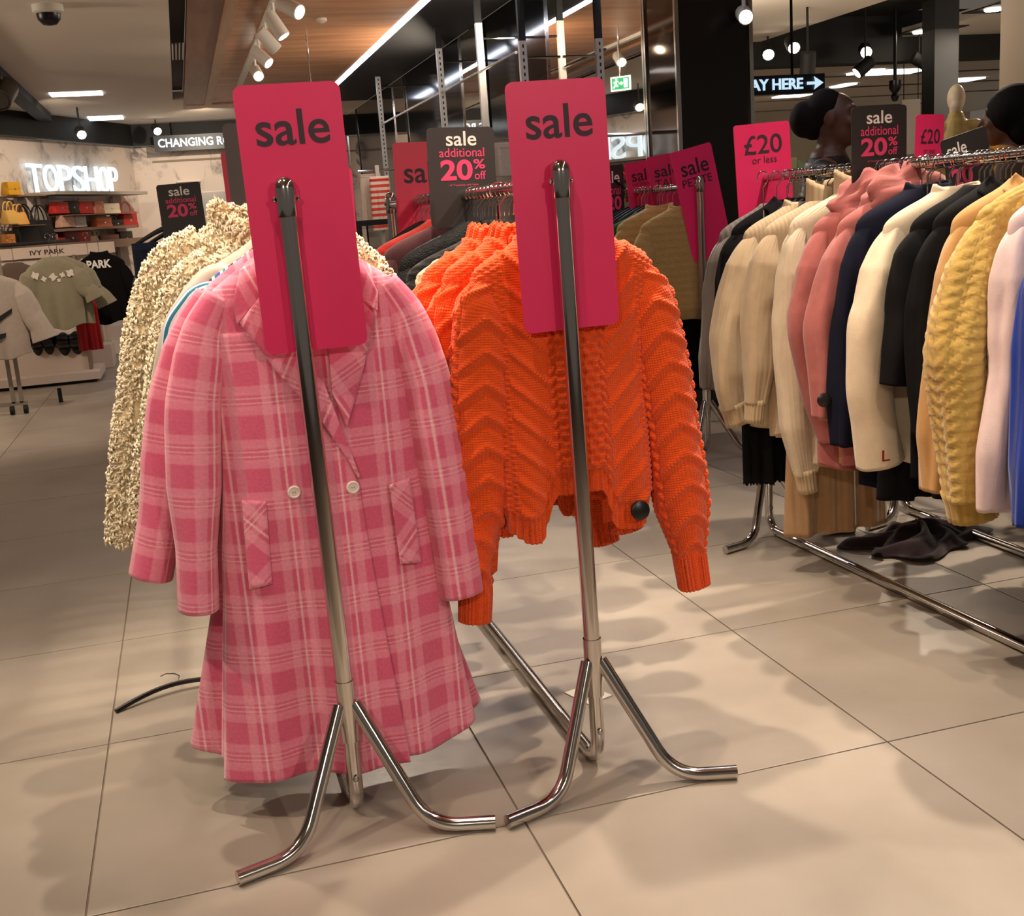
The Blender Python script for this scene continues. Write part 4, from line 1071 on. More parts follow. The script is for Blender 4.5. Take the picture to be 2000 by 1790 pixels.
G_('ribbed_jumper', 'royal blue ribbed jumper at the right edge', 'jumper', 2.17, 1.17, .23, 1990, 1000, BLUE, neck='none', seed=36, sl=.62, splay=.03, rib=None)
for i, y in enumerate(np.linspace(2.3, 3.62, 34)):
    if abs(y - 3.1) < .025: continue
    hanger(xbar(y), y, 1.235, .12, 'black hanger packed among the knitwear on the right rail', 'hangers packed on the right rail', cloth_dip=.03)
c = atY(1610, 782, 2.93 - .06); mb = MB(); mb.lathe(c, [(.016, .006), (.0205, .004), (.0215, 0), (.0205, -.004), (.014, -.007), (.0005, -.008)], 28, (.3, 1, 0)); mb.build('security_tag', BLACK, hd2, True, label='round black security tag')
c = atY(1722, 902, 2.655); lettering('L', c, np.array([1.0, 0, 0]), np.array([0, 0, 1.0]), (0, 0, .026, .032), P('red_stitch', (150, 40, 30), .8), ivc, .01, 'stitched_letter', .002)
# ---------------- rail behind it and the tan jumper rail
for i, (y, m) in enumerate(((2.75, BLKW), (2.95, NAVY), (3.15, BLKW), (3.32, GRY))):
    garment('long_sleeve_jersey', ['black top on the rail behind the right rail, nearest', 'navy top on the rail behind the right rail', 'black top on the rail behind, next to the grey one', 'grey top on the rail behind the right rail, furthest'][i], 'top', 2.66, y, 1.16, .2, .62, m, neck='none', seed=50 + i, sl=.4, splay=.02)
TANK = fabric('tan_chunky_knit', (180, 146, 92), 'knit', 180, bump=.9)
row = lambda s, t: .003 * np.abs(np.sin(math.pi * t / .012))
garment('tan_jumper', 'tan ridged jumper facing front behind the petite board', 'jumper', 2.42, 5.27, 1.17, .235, .70, TANK, rib=fabric('tan_rib', (186, 152, 100), 'rib', 200), neck='crew', seed=60, sl=.55, splay=.04, dispf=row, res=1.4)
garment('tan_jumper', 'tan jumper behind the ridged one, one shoulder showing', 'jumper', 2.36, 5.42, 1.18, .24, .68, TANK, neck='crew', seed=61, sl=.55, splay=.05)
garment('green_top', 'green top just visible behind the tan jumpers', 'top', 2.34, 5.56, 1.15, .25, .66, fabric('green_jersey', (20, 84, 44), 'weave'), neck='none', seed=62)
garment('wool_coat', 'black coat at the back of the tan jumper rail', 'coat', 2.40, 5.75, 1.15, .27, .3, BLKW, neck='none', seed=63, sl=.6)
skirt('long_skirt', 'black long skirt under the tan jumpers', 'skirt', 2.44, 5.34, .95, .32, .2, .24, BLKW, seed=4, hang=False)
for i, y in enumerate(np.linspace(5.5, 6.1, 10)):
    hanger(2.47, y, 1.22, .17, 'black hanger on the tan jumper rail', 'hangers on the tan jumper rail', cloth_dip=.02)

# ---------------- things on the floor
rt = thing('clothes_hanger', 'black hanger lying on the floor left of the pink coats', 'hanger', (*atZ(300, 1365, 0)[:2], 0))
a, c_ = atZ(226, 1390, .006), atZ(420, 1325, .02)
mb = MB(); mid = (a + c_) / 2
pts = [a + (c_ - a) * t + np.array([0, .03 * math.sin(t * math.pi), .012 * math.sin(t * math.pi)]) for t in np.linspace(0, 1, 12)]
mb.tube(pts, .0075, 8); mb.build('shoulders', BLACK, rt, True)
h0 = a + (c_ - a) * .62 + np.array([0, .03, .012])
mb = MB(); mb.tube([h0 + np.array(v) for v in ((0, 0, 0), (.005, .05, 0), (-.01, .075, 0), (-.035, .085, 0), (-.05, .07, 0))], .002, 6); mb.build('hook', CHROME, rt, True)
q = [atZ(1103, 1355, 0), atZ(1150, 1378, 0), atZ(1196, 1360, 0), atZ(1145, 1340, 0)]
obj_ = obj('paper_tag', np.array([p + np.array([0, 0, z]) for z in (.001, .003) for p in q]), [(0, 3, 2, 1), (4, 5, 6, 7), (0, 1, 5, 4), (1, 2, 6, 5), (2, 3, 7, 6), (3, 0, 4, 7)], P('paper', (232, 222, 208), .7), smooth=False)
tag(obj_, 'white paper tag on the floor behind the right front pole', 'tag')
# dark jumper fallen under the right rail
th = np.linspace(0, 2 * math.pi, 70, endpoint=False); rr = np.linspace(0.02, 1, 26)
cc = atZ(1790, 1065, 0); G = []
for r_ in rr:
    R = 1 + .22 * np.sin(3 * th + 1) + .13 * np.sin(7 * th + 2)
    x = cc[0] + .25 * r_ * R * np.cos(th); y = cc[1] + .15 * r_ * R * np.sin(th)
    z = .012 + .05 * (1 - r_ ** 2) * (1 + .5 * np.sin(5 * th + 9 * r_)) + .012 * np.abs(np.sin(11 * r_ + 3 * th)) - .01 * r_
    G.append(np.stack([x, y, np.maximum(z, .006)], -1))
tag(cloth('fallen_jumper', np.array(G), fabric('plum_wool', (46, 32, 34), 'weave', noise=.3), None, True, solid=0.004), 'dark plum jumper crumpled on the floor under the right rail', 'jumper')

# ================================================================== left background
NEON = P('neon_letters', (255, 255, 255), .4, emit=(196, 232, 255), es=.95)
BULB = P('lamp_glass', (255, 250, 240), .4, emit=(255, 240, 214), es=22)
PANELL = P('light_panel', (255, 255, 255), .4, emit=(235, 240, 245), es=3.2)
fo3 = np.array([fo[0], fo[1], 0]); exw = np.array([-dl[0], -dl[1], 0.0]); EZ = np.array([0, 0, 1.0])
def onwall(px, py, off=0.0):
    d = ray(px, py); p0 = CN + fo3 * off
    return CAMP + d * (((p0 - CAMP) @ fo3) / (d @ fo3))
def wallbox(x0, y0, x1, y1, o0, o1):
    """box on the slanting wall between two pixel corners, standing o0..o1 off it"""
    a = onwall(x0, y1, o0); b = onwall(x1, y0, o0)
    w = (b - a) @ exw; h = (b - a)[2]
    def rot(V): return a + V[:, :1] * exw + V[:, 1:2] * fo3 + V[:, 2:] * EZ
    return w, h, o1 - o0, rot, a
a = onwall(56, 376, .06); b = onwall(233, 376, .06)
rt = thing('wall_sign', 'glowing white TOPSHOP letters above the handbag shelves', 'sign', a)
wS = (b - a) @ exw; hS = (onwall(60, 318, .06) - onwall(60, 374, .06))[2]
xs = np.array([0, .155, .31, .46, .60, .76, .885, 1.0])
for i, ch in enumerate('TOPSHOP'):
    lettering(ch, a, exw, EZ, (xs[i] * wS + .015, 0, xs[i + 1] * wS - .015, hS), NEON, rt, 0.0, 'letter', .03)
mb = MB(); w, h, dd, rot, p = wallbox(52, 378, 238, 384, .02, .45); mb.box((0, 0, 0), (w, dd, h), rot); tag(mb.build('wall_shelf', P('shelf_grey', (170, 160, 148), .6)), 'pale shelf under the glowing letters', 'shelf')
# shelf unit for the bags
ua = onwall(90, 480, .1)
rt = thing('shelf_unit', 'wall shelving stacked with handbags at left', 'shelving', (ua[0], ua[1], 0))
for (x0, x1, y) in ((0, 40, 442), (0, 40, 384), (88, 225, 420), (80, 225, 447), (0, 240, 481)):
    w, h, dd, rot, p = wallbox(x0, y, x1, y + 3, .05, .42); mb = MB(); mb.box((0, 0, 0), (w, dd, h), rot); mb.build('shelf', P('shelf_wood', (140, 112, 92), .6), rt)
for x in (86, 228, 42):
    w, h, dd, rot, p = wallbox(x, 384, x + 2, 484, .05, .4); mb = MB(); mb.box((0, 0, -1.2), (w, .05, h), rot); mb.build('upright', P('shelf_grey', (170, 160, 148), .6), rt)
    
def bag(label, x0, y0, x1, y1, col, style='flap', off=.18):
    cm = P('leather_%d_%d_%d' % col, col, .5)
    w, h, dd, rot, p = wallbox(x0, y0, x1, y1, off, off + .14)
    rt = thing('handbag', label, 'bag', p + exw * w / 2, 'bags on the wall shelves')
    hb = h * (.62 if style in ('tote', 'strap') else 1.0)
    bm = MB(); bm.box((0, 0, 0), (w, dd, hb), lambda V: rot(np.stack([w / 2 + (V[:, 0] - w / 2) * (1 - .14 * V[:, 2] / max(hb, 1e-3)), dd / 2 + (V[:, 1] - dd / 2) * (1 - .5 * V[:, 2] / max(hb, 1e-3)), V[:, 2]], -1)), bev=min(w, hb, dd) * .16)
    bm.build('body', cm, rt, True)
    if style in ('flap', 'strap'):
        bm = MB(); bm.box((w * .04, dd * .62, hb * .42), (w * .96, dd * .92, hb * .99), rot, bev=.006); fl = bm.build('flap', cm, rt, True)
        bm = MB(); bm.box((w * .45, dd * .9, hb * .40), (w * .55, dd * .95, hb * .52), rot); bm.build('clasp', CHROME, fl)
    if style in ('tote', 'strap'):
        for oy in ((.3, .7) if style == 'tote' else (.5,)):
            pts = [(w * (.5 - .32 * math.cos(t)), dd * oy, hb * .9 + (h - hb * .9) * math.sin(t)) for t in np.linspace(0, math.pi, 10)]
            bm = MB(); bm.tube(rot(np.array(pts)), .009, 6); bm.build('handle', cm, rt, True)
    return rt
B_ = [('mustard yellow box bag on the top left shelf', 0, 357, 22, 383, (206, 150, 30), 'flap'), ('glowing yellow tote at the left edge', 0, 395, 15, 440, (238, 186, 96), 'tote'), ('yellow tote beside the black bags', 18, 400, 35, 441, (232, 170, 84), 'tote'),
      ('orange bag low at the left edge', 0, 458, 12, 480, (226, 140, 60), 'flap'), ('big black tote with long straps', 24, 400, 54, 479, (18, 16, 18), 'tote'), ('black slouchy tote beside the big one', 55, 402, 84, 479, (24, 20, 22), 'tote'),
      ('red clutch on the upper shelf', 93, 395, 117, 419, (196, 44, 34), 'flap'), ('black bag between two red bags', 119, 393, 138, 419, (28, 26, 24), 'flap'), ('red handbag on the upper shelf', 141, 394, 165, 419, (200, 40, 34), 'flap'),
      ('salmon pink purse on the upper shelf', 172, 394, 187, 419, (220, 140, 112), 'flap'), ('cream double bag at the top of the shelves', 187, 398, 219, 419, (238, 220, 190), 'flap'),
      ('beige envelope bag on the middle shelf', 106, 421, 129, 446, (214, 166, 140), 'flap'), ('pale grey pouch on the middle shelf', 133, 422, 152, 446, (190, 176, 164), 'flap'), ('orange shoulder bag on the middle shelf', 176, 425, 203, 446, (216, 112, 72), 'flap'), ('black bag at the right of the middle shelf', 204, 420, 225, 446, (26, 24, 24), 'strap'),
      ('tan wallet on the lower shelf', 82, 460, 97, 480, (190, 112, 76), 'flap'), ('small red purse on the lower shelf', 100, 465, 112, 480, (176, 40, 34), 'flap'), ('burgundy bag on the lower shelf', 113, 451, 138, 480, (96, 20, 24), 'flap'), ('bright red round bag on the lower shelf', 139, 450, 160, 480, (178, 32, 32), 'flap'),
      ('cream bag on the lower shelf', 161, 450, 177, 480, (222, 190, 150), 'tote'), ('brown box on the lower shelf', 184, 458, 218, 480, (124, 82, 62), 'flap'), ('red bag hung by long thin straps', 228, 395, 250, 447, (190, 40, 34), 'strap'), ('dark green bag right of the brown box', 222, 452, 244, 480, (40, 40, 34), 'flap')]
for q_ in B_: bag(*q_)
# changing rooms sign
Yq = 19.1; a = atY(303, 297, Yq); b = atY(437, 288, Yq)
rt = thing('hanging_sign', 'black lit changing rooms sign on the rear wall', 'sign', a)
wS = 1.75; hS = .24
mb = MB(); mb.box((a[0], Yq, a[2]), (a[0] + wS, Yq + .1, a[2] + hS)); mb.build('box', P('sign_box_navy', (10, 22, 34), .4), rt)
lettering('CHANGING ROOMS', np.array([a[0], Yq, a[2]]), np.array([1.0, 0, 0]), EZ, (.06, .06, wS - .25, hS - .05), NEON, rt, .02, 'lettering', .012)
for xx in (.3, 1.4):
    mb = MB(); mb.tube([(a[0] + xx, Yq + .05, a[2] + hS), (a[0] + xx, Yq + .05, 3.0)], .01, 6); mb.build('rod', BLACKM, rt)
# white shelf display on the rear wall
for (lab, x0, y0, x1, y1, Yk, col) in (('white display box against the bright rear wall', 396, 372, 440, 440, 17.2, (232, 222, 212)), ('small white ledge with ornaments on the rear wall', 345, 350, 392, 357, 19.2, (226, 214, 200))):
    a = atY(x0, y1, Yk); b = atY(x1, y0, Yk); mb = MB(); rt = thing('display_box', lab, 'display', a * np.array([1, 1, 0 if y1 > 400 else 1]))
    mb.box((a[0], Yk, 0 if y1 > 400 else a[2]), (b[0], Yk + .3, b[2]), bev=.01); mb.build('case', P('dp%d' % x0, col, .5), rt)
    if y1 > 400:
        c = atY(422, 405, Yk); mb = MB(); mb.lathe((c[0], Yk + .002, c[2]), [(.11, 0), (.13, .01), (.11, .03), (.02, .04)], 20, (0, -1, 0)); mb.build('round_lamp', P('grey_felt', (150, 140, 136), .8), rt, True)

# ---- free-standing display with lettered board
Yd = 11.3
a = atY(0, 502, Yd); b = atY(222, 478, Yd)
rt = thing('display_stand', 'white display wall with a lettered top board and plinth', 'display', (-1.4, Yd, 0))
mb = MB(); mb.box((-2.6, Yd, 1.165), (b[0], Yd + .12, 1.265)); mb.build('top_board', P('board_cream', (222, 200, 182), .6), rt)
WPAN = P('white_panel', (226, 208, 194), .55)
mb = MB(); mb.box((-2.6, Yd + .05, .10), (-.96, Yd + .10, 1.15)); mb.build('back_panel', WPAN, rt)
mb = MB(); mb.box((-2.6, Yd - .22, .03), (-.86, Yd + .5, .10)); mb.build('plinth', WPAN, rt)
mb = MB(); mb.box((-2.55, Yd - .18, 0), (-.9, Yd + .46, .03)); mb.build('plinth_base', BLACKM, rt)
mb = MB(); mb.box((-.965, Yd, .10), (-.94, Yd + .15, 1.17)); mb.build('post', P('shelf_wood', (140, 112, 92), .6), rt)
lettering('IVY PARK', np.array([atY(58, 493, Yd)[0], Yd, 1.19]), np.array([1.0, 0, 0]), EZ, (0, 0, .30, .045), INK, rt, .02)
for (x0, x1, lab) in ((62, 103, 'pair of black sliders on the display, with a shiny strap'), (113, 160, 'pair of black sliders on the display nearest its post')):
    a = atY(x0, 697, Yd - .03); b = atY(x1, 647, Yd - .03); w = b[0] - a[0]; h = b[2] - a[2]
    rt = thing('slider_sandals', lab, 'sandals', (a[0] + w / 2, Yd, a[2]), 'sliders on the display')
    for k in (0, 1):
        th = np.linspace(0, 2 * math.pi, 28, endpoint=False); cx = a[0] + w * (.27 + .46 * k); G = []
        for ry, sc in ((.05, .03), (.05, .9), (.035, 1.0), (0.01, 1.0), (0, .86), (0, .03)):
            G.append(np.stack([cx + w * .24 * sc * np.cos(th) * (1 + .12 * np.sin(th)), np.full_like(th, Yd + .045 - (.05 - ry)), a[2] + h * .5 + h * .5 * sc * np.sin(th)], -1))
        cloth('sole', np.array(G), BLACKM, rt, True, solid=.004)
        mb = MB(); mb.tube([(cx - w * .24, Yd - .005, a[2] + h * .62), (cx - w * .14, Yd - .06, a[2] + h * .66), (cx + w * .14, Yd - .06, a[2] + h * .66), (cx + w * .24, Yd - .005, a[2] + h * .62)], .03, 8, flat=2.0); mb.build('strap', P('black_patent', (20, 19, 20), .15), rt, True)
# ---- rail of grey tees in front of it
SAGE = fabric('sage_jersey', (142, 132, 108), 'weave', bump=.15)
TEEG = fabric('pale_grey_jersey', (176, 160, 146), 'weave', bump=.15)
BROWNT = fabric('brown_jersey', (98, 80, 68), 'weave', bump=.15)
rt = thing('display_rail', 'grey steel garment stand with wheels at the left edge', 'clothes rail', (-1.3, 9.6, 0))
GREYM = P('grey_metal', (150, 138, 126), .45, .3)
for x in (-1.40, -1.34):
    mb = MB(); mb.box((x - .014, 9.46, .09), (x + .014, 9.49, 1.3)); mb.build('post', GREYM, rt)
mb = MB(); mb.box((-1.9, 9.46, .66), (-1.28, 9.49, .70)); mb.build('cross_bar', GREYM, rt)
mb = MB(); mb.box((-1.9, 9.46, .07), (-1.30, 9.49, .10)); mb.build('foot_bar', GREYM, rt)
mb = MB(); mb.tube([(-1.37, 9.47, 1.3), (-1.0, 9.7, 1.3), (-.94, 10.9, 1.3)], .014, 8); mb.build('arm', BLACKM, rt, True)
for x in (-1.42, -1.32): 
    mb = MB(); mb.tube([(x - .015, 9.475, .035), (x + .015, 9.475, .035)], .035, 12); mb.build('castor', BLACKM, rt, True)
mb = MB(); mb.box((-1.12, 9.9, .0), (-1.09, 9.93, .12)); mb.build('castor', BLACKM, rt)
g = garment('printed_tee', 'sage tee with floral print facing front at left', 't-shirt', -.99, 9.70, 1.10, .2, .63, SAGE, neck='none', seed=70, sl=.2, splay=.09, cuffw=.075, arm=.07, hanghw=.13, hlabel='black hanger holding the sage floral tee')
Bx = -.99
for i, (dx, dz, s) in enumerate(((-.13, .02, .03), (-.07, -.01, .02), (.0, 0.0, .028), (.07, .01, .02), (.13, .02, .03), (.04, -.03, .015))):
    th = np.linspace(0, 2 * math.pi, 10, endpoint=False); rr = s * (1 + .35 * np.sin(4 * th + i))
    V = np.stack([Bx + dx + rr * np.cos(th), np.full(10, 9.70 - .048), 1.03 + dz + rr * np.sin(th)], -1)
    obj('flower_print', V, [list(range(10))], P('flower_white', (222, 208, 190), .8), g, smooth=False, solid=.002)
garment('plain_tee', 'sage tee just behind the floral one', 't-shirt', -.95, 9.85, 1.10, .22, .63, SAGE, neck='none', seed=71, sl=.26, splay=.1, cuffw=.075, arm=.07, hanghw=.13)
garment('brown_tee', 'brown tee left of the sage tees', 't-shirt', -1.33, 10.2, 1.07, .24, .55, BROWNT, neck='none', seed=72, sl=.26, splay=.08, cuffw=.08, arm=.07)
g = garment('slogan_tee', 'pale grey tee with black brush mark at the left edge', 't-shirt', -1.42, 9.32, 1.02, .24, .47, TEEG, neck='none', seed=73, sl=.34, splay=.1, cuffw=.09, arm=.08)
for i, (x0, z0, x1, z1) in enumerate(((-1.40, .72, -1.28, .80), (-1.42, .60, -1.35, .62))):
    V = np.array([(x0, 9.262, z0), (x1, 9.262, z1), (x1 + .01, 9.262, z1 + .035), (x0 - .01, 9.262, z0 + .04)]); obj('brush_mark', V, [(0, 1, 2, 3)], BLACKM, g, smooth=False, solid=.003)
g = garment('logo_sweatshirt', 'black sweatshirt with white PARK lettering beside the display', 'sweatshirt', -.68, 10.55, 1.10, .2, .58, BLKW, neck='crew', seed=74, sl=.5, splay=.08)
lettering('PARK', np.array([-.79, 10.49, 1.05]), np.array([1.0, 0, 0]), EZ, (0, 0, .2, .07), WHITEP, g, .04)
garment('white_shirt', 'long white shirt hanging low beside the black sweatshirt', 'shirt', -.80, 10.95, 1.05, .10, .38, fabric('white_cotton', (214, 194, 176), 'weave'), neck='none', seed=75, sl=.4, splay=.0)
skirt('red_skirt', 'red skirt hanging beside the white shirt', 'skirt', -.85, 10.45, .9, .36, .09, .1, fabric('red_cotton', (168, 28, 32), 'weave'), seed=8, hang=False)
for (lab, x0, y0, x1, y1, Yk) in (('white low plinth behind the jeans', 188, 634, 238, 662, 13.6), ('small white plinth on castors under the red skirt', 178, 672, 217, 684, 12.2)):
    a = atY(x0, y1, Yk); b = atY(x1, y0, Yk); mb = MB(); mb.box((a[0], Yk, 0), (b[0], Yk + .5, b[2]), bev=.01); tag(mb.build('display_plinth', WPAN), lab, 'plinth')

# ---- ceiling fittings at left
c = atZ(92, 10, 3.0); rt = thing('dome_camera', 'small dome camera on the pale ceiling', 'camera', c)
mb = MB(); mb.lathe(c, [(.11, 0), (.11, -.05), (.09, -.06)], 20); mb.build('base', WHITE, rt, True)
mb = MB(); mb.lathe(c, [(.085, -.06), (.08, -.10), (.05, -.135), (.002, -.145)], 20); mb.build('dome', BLACK, rt, True)
for (lab, x0, x1, y, hh) in (('long glowing ceiling panel at left', 95, 200, 181, .35), ('glowing ceiling panel nearer the black fascia', 170, 240, 228, .5)):
    a, b = atZ(x0, y, 3.0), atZ(x1, y, 3.0); mb = MB(); mb.box((a[0], a[1], 2.985), (b[0], a[1] + hh, 2.999)); tag(mb.build('ceiling_light', PANELL), lab, 'light')
mb = MB()
rt = thing('ceiling_grille', 'white slatted grille in the black ceiling slot', 'grille', (.22, 11.9, 3.0))
for k in range(4):
    mb = MB(); x = .162 + k * .032; mb.box((x, 11.45, 3.0), (x + .014, 12.4, 3.02)); mb.build('slat', WHITE, rt)
mb = MB(); mb.box((-1.62, 8.0, 2.9), (-1.45, 17.0, 3.0)); tag(mb.build('ceiling_beam', BLACKM), 'black track beam running across the pale ceiling', 'beam')
def spotlight(label, c, aim, lit=True, m=None, L=.2, R=.055, stem=.1, group='track spotlights'):
    c = np.array(c, float); d = np.array(aim, float); d /= np.linalg.norm(d)
    rt = thing('track_spotlight', label, 'spotlight', c, group)
    mb = MB(); mb.lathe(c - d * L * .4, [(R * .9, 0), (R, .015), (R, L), (R * .86, L + .003), (R * .84, L - .02)], 18, d); mb.build('head', m or WHITE, rt, True)
    mb = MB(); mb.lathe(c - d * L * .4 + d * (L - .008), [(R * .82, 0), (R * .8, .004), (.002, .006)], 16, d); mb.build('lens', BULB if lit else P('dark_lens', (60, 56, 50), .2), rt, True)
    mb = MB(); mb.tube([c, c + np.array([0, 0, stem])], .012, 8); mb.build('stem', m or WHITE, rt, True)
    return rt
mb = MB(); mb.box((.90, 5.0, 2.965), (.96, 14.5, 2.998)); tag(mb.build('light_track', WHITE), 'white lighting track on the wood ceiling', 'track')
for i, (px, py, aim, lab) in enumerate(((562, 12, (.6, -.7, -.5), 'white track spotlight at the very top edge'), (536, 45, (.5, -.2, -.9), 'white track spotlight second from the top edge'), (520, 75, (.7, .2, -.8), 'white track spotlight in the middle of the row'), (507, 108, (.6, -.5, -.7), 'white track spotlight second lowest in the row'), (500, 140, (.1, -.9, -.5), 'white track spotlight glaring just above the pink board'))):
    spotlight(lab, atZ(px, py, 2.82), aim, True, stem=.15)
for px, py, lab in ((157, 258, 'black spotlight on the left fascia'), (305, 252, 'black spotlight above the changing rooms sign')):
    spotlight(lab, atY(px, py, 16.4 if px < 200 else 18.6), (.2, -.9, -.5), True, BLACKM, .16, .07, group='fascia spotlights', stem=.35)
spotlight('large grey spotlight at the left edge', atZ(8, 180, 2.75), (-.2, -.9, -.5), False, P('dark_bronze_lamp', (58, 46, 38), .4), .32, .11, .2)
# small round ceiling detector
c = atZ(628, 36, 3.0); mb = MB(); mb.lathe(c, [(.045, 0), (.045, -.02), (.02, -.035), (.002, -.04)], 14); tag(mb.build('smoke_detector', WHITE, None, True), 'small white detector on the wood ceiling', 'detector')

# ---- posts and hanging pieces in the black wall bays
for px, y0, y1, Xp, lab in ((742, 150, 440, 2.55, 'slotted white post furthest back in the black bays'), (865, 95, 330, 2.55, 'slotted white post in the middle of the black bays'), (945, 45, 330, 2.55, 'wide white post nearest the second pink board'), (1027, 80, 330, 2.6, 'slotted white post beside the mirror bay')):
    Yk = ypx(px, Xp); rt = thing('bay_post', lab, 'post', (Xp, Yk, 0), 'posts in the black bays')
    zt = atY(px, y0, Yk)[2]; hw = .028
    mb = MB(); mb.box((Xp - hw, Yk - .02, 0.0), (Xp + hw, Yk + .02, zt)); mb.build('upright', P('post_white', (196, 188, 178), .5), rt)
    mb = MB(); mb.box((Xp - hw * .9, Yk - .02, zt), (Xp + hw * .9, Yk + .02, 3.0)); mb.build('bracket', BLACKM, rt)
    if px != 945:
        for k in range(28):
            z = zt - .05 - k * .05
            if k == 0: mb = MB()
            mb.box((Xp - .006, Yk - .0225, z), (Xp + .006, Yk - .0195, z + .025))
        o = mb.build('slots', BLACKM, rt); o['kind'] = 'stuff'
    mb = MB(); mb.tube([(Xp, Yk, zt - .12), (XM - .01, Yk, zt - .12)], .01, 8); mb.build('wall_arm', CHROME, rt, True)
mb = MB(); mb.tube([(2.55, ypx(742, 2.55), 2.42), (2.55, ypx(1027, 2.6), 2.42)], .012, 8); tag(mb.build('bay_rail', CHROME, None, True), 'thin chrome rail joining the bay posts', 'rail')
Yk = ypx(738, 2.2)
skirt('white_shirt', 'white shirt hanging in the rear black bay', 'shirt', atY(728, 400, Yk)[0], Yk, atY(730, 340, Yk)[2], atY(730, 432, Yk)[2], .11, .13, fabric('white_cotton', (214, 194, 176), 'weave'), hang=False)
def redstripe():
    m, t, b = newmat('red_stripe_jersey'); L = t.links.new; N = t.nodes.new
    uv = N('ShaderNodeUVMap'); sp = N('ShaderNodeSeparateXYZ'); L(uv.outputs['UV'], sp.inputs[0])
    k = N('ShaderNodeMath'); k.operation = 'MULTIPLY'; k.inputs[1].default_value = 1 / .06; L(sp.outputs['Y'], k.inputs[0])
    fr = N('ShaderNodeMath'); fr.operation = 'FRACT'; L(k.outputs[0], fr.inputs[0])
    gt = N('ShaderNodeMath'); gt.operation = 'GREATER_THAN'; gt.inputs[1].default_value = .5; L(fr.outputs[0], gt.inputs[0])
    mx = N('ShaderNodeMix'); mx.data_type = 'RGBA'; mx.inputs[6].default_value = srgb((222, 70, 54)); mx.inputs[7].default_value = srgb((236, 214, 196)); L(gt.outputs[0], mx.inputs['Factor']); L(mx.outputs[2], b.inputs['Base Color'])
    b.inputs['Roughness'].default_value = .85; return m
skirt('striped_tee', 'red and white striped top hanging in the rear black bay', 'top', atY(745, 400, Yk - .15)[0], Yk - .15, atY(746, 345, Yk - .15)[2], atY(746, 450, Yk - .15)[2], .1, .11, redstripe(), hang=False)
rt = thing('bay_hanging_rail', 'short chrome rail holding the shirts in the rear bay', 'clothes rail', (atY(740, 400, Yk)[0], Yk, 0))
xk = atY(740, 400, Yk)[0]; zk = atY(740, 333, Yk)[2]
mb = MB(); mb.tube([(xk - .2, Yk - .06, zk), (2.9, Yk - .06, zk)], .012, 8); mb.build('bar', CHROME, rt, True)
mb = MB(); mb.box((xk - .02, Yk - .1, 0), (xk + .02, Yk - .07, zk + .05)); mb.build('post', P('post_white', (196, 188, 178), .5), rt)
Yk = 7.4
skirt('cream_blouse', 'cream blouse hanging between the charcoal card and second pink board', 'blouse', atY(980, 330, Yk)[0], Yk, atY(980, 280, Yk)[2], atY(980, 345, Yk)[2], .12, .13, fabric('white_cotton', (214, 194, 176), 'weave'), hang=False)
zk = atY(980, 276, Yk)[2]; mb = MB(); mb.tube([(atY(980, 330, Yk)[0] - .12, Yk, zk), (XM, Yk, zk)], .012, 8); tag(mb.build('blouse_hanging_rail', CHROME, None, True), 'short chrome arm holding the cream blouse', 'rail')
# black table edge in the rear
a = atY(690, 432, 8.2); b = atY(775, 432, 8.2)
rt = thing('display_table', 'black display table in front of the rear bays', 'table', (1.9, 8.4, 0))
mb = MB(); mb.box((a[0], 8.2, a[2] - .04), (b[0] + .2, 8.8, a[2]), bev=.004); mb.build('top', BLACK, rt)
for x, y in ((a[0] + .04, 8.24), (b[0] + .16, 8.24), (a[0] + .04, 8.76), (b[0] + .16, 8.76)):
    mb = MB(); mb.box((x - .02, y - .02, 0), (x + .02, y + .02, a[2] - .04)); mb.build('leg', BLACK, rt)

# exit sign, seen only in the mirror bay
c = np.array([1.36, 11.05, 2.45])
rt = thing('exit_sign', 'green running man exit sign seen in the mirror bay', 'sign', c)
nx = np.array([.72, -.69, 0.0]); nx /= np.linalg.norm(nx); exs = np.cross(EZ, nx)       # faces the mirror
def es_(name, pts, m, off):
    V = [c + exs * x * .58 + EZ * z * .58 + nx * off for x, z in pts]; return obj(name, np.array(V), [list(range(len(V)))], m, rt, smooth=False, solid=.003)
GRN = P('exit_green', (0, 150, 90), .5, emit=(10, 150, 90), es=1.2); EWH = P('exit_white', (255, 255, 255), .5, emit=(235, 255, 245), es=2.0)
es_('frame', [(-.19, -.12), (.19, -.12), (.19, .12), (-.19, .12)], EWH, -.01)
es_('panel', [(-.165, -.095), (.165, -.095), (.165, .095), (-.165, .095)], GRN, 0.0)
m_ = lambda P_: [(-x, z) for x, z in P_]                         # drawn reversed so the mirror reads right
es_('door', m_([(.07, -.075), (.14, -.075), (.14, .075), (.07, .075)]), EWH, .006)
es_('arrow', m_([(-.02, -.012), (.02, -.012), (.02, -.035), (.055, 0), (.02, .035), (.02, .012), (-.02, .012)]), EWH, .006)
es_('runner', m_([(-.14, -.07), (-.11, -.07), (-.09, -.03), (-.05, -.055), (-.035, -.035), (-.07, .0), (-.06, .03), (-.035, .02), (-.03, .035), (-.065, .055), (-.10, .04), (-.125, .02), (-.115, .01), (-.095, .02), (-.105, -.02)]), EWH, .006)
es_('head', m_([(-.07 + .016 * math.cos(t), .072 + .016 * math.sin(t)) for t in np.linspace(0, 6.28, 10)[:-1]]), EWH, .006)
mb = MB(); mb.tube([c + np.array([0, 0, .07]), (c[0], c[1], 3.0)], .008, 6); mb.build('rod', CHROME, rt)

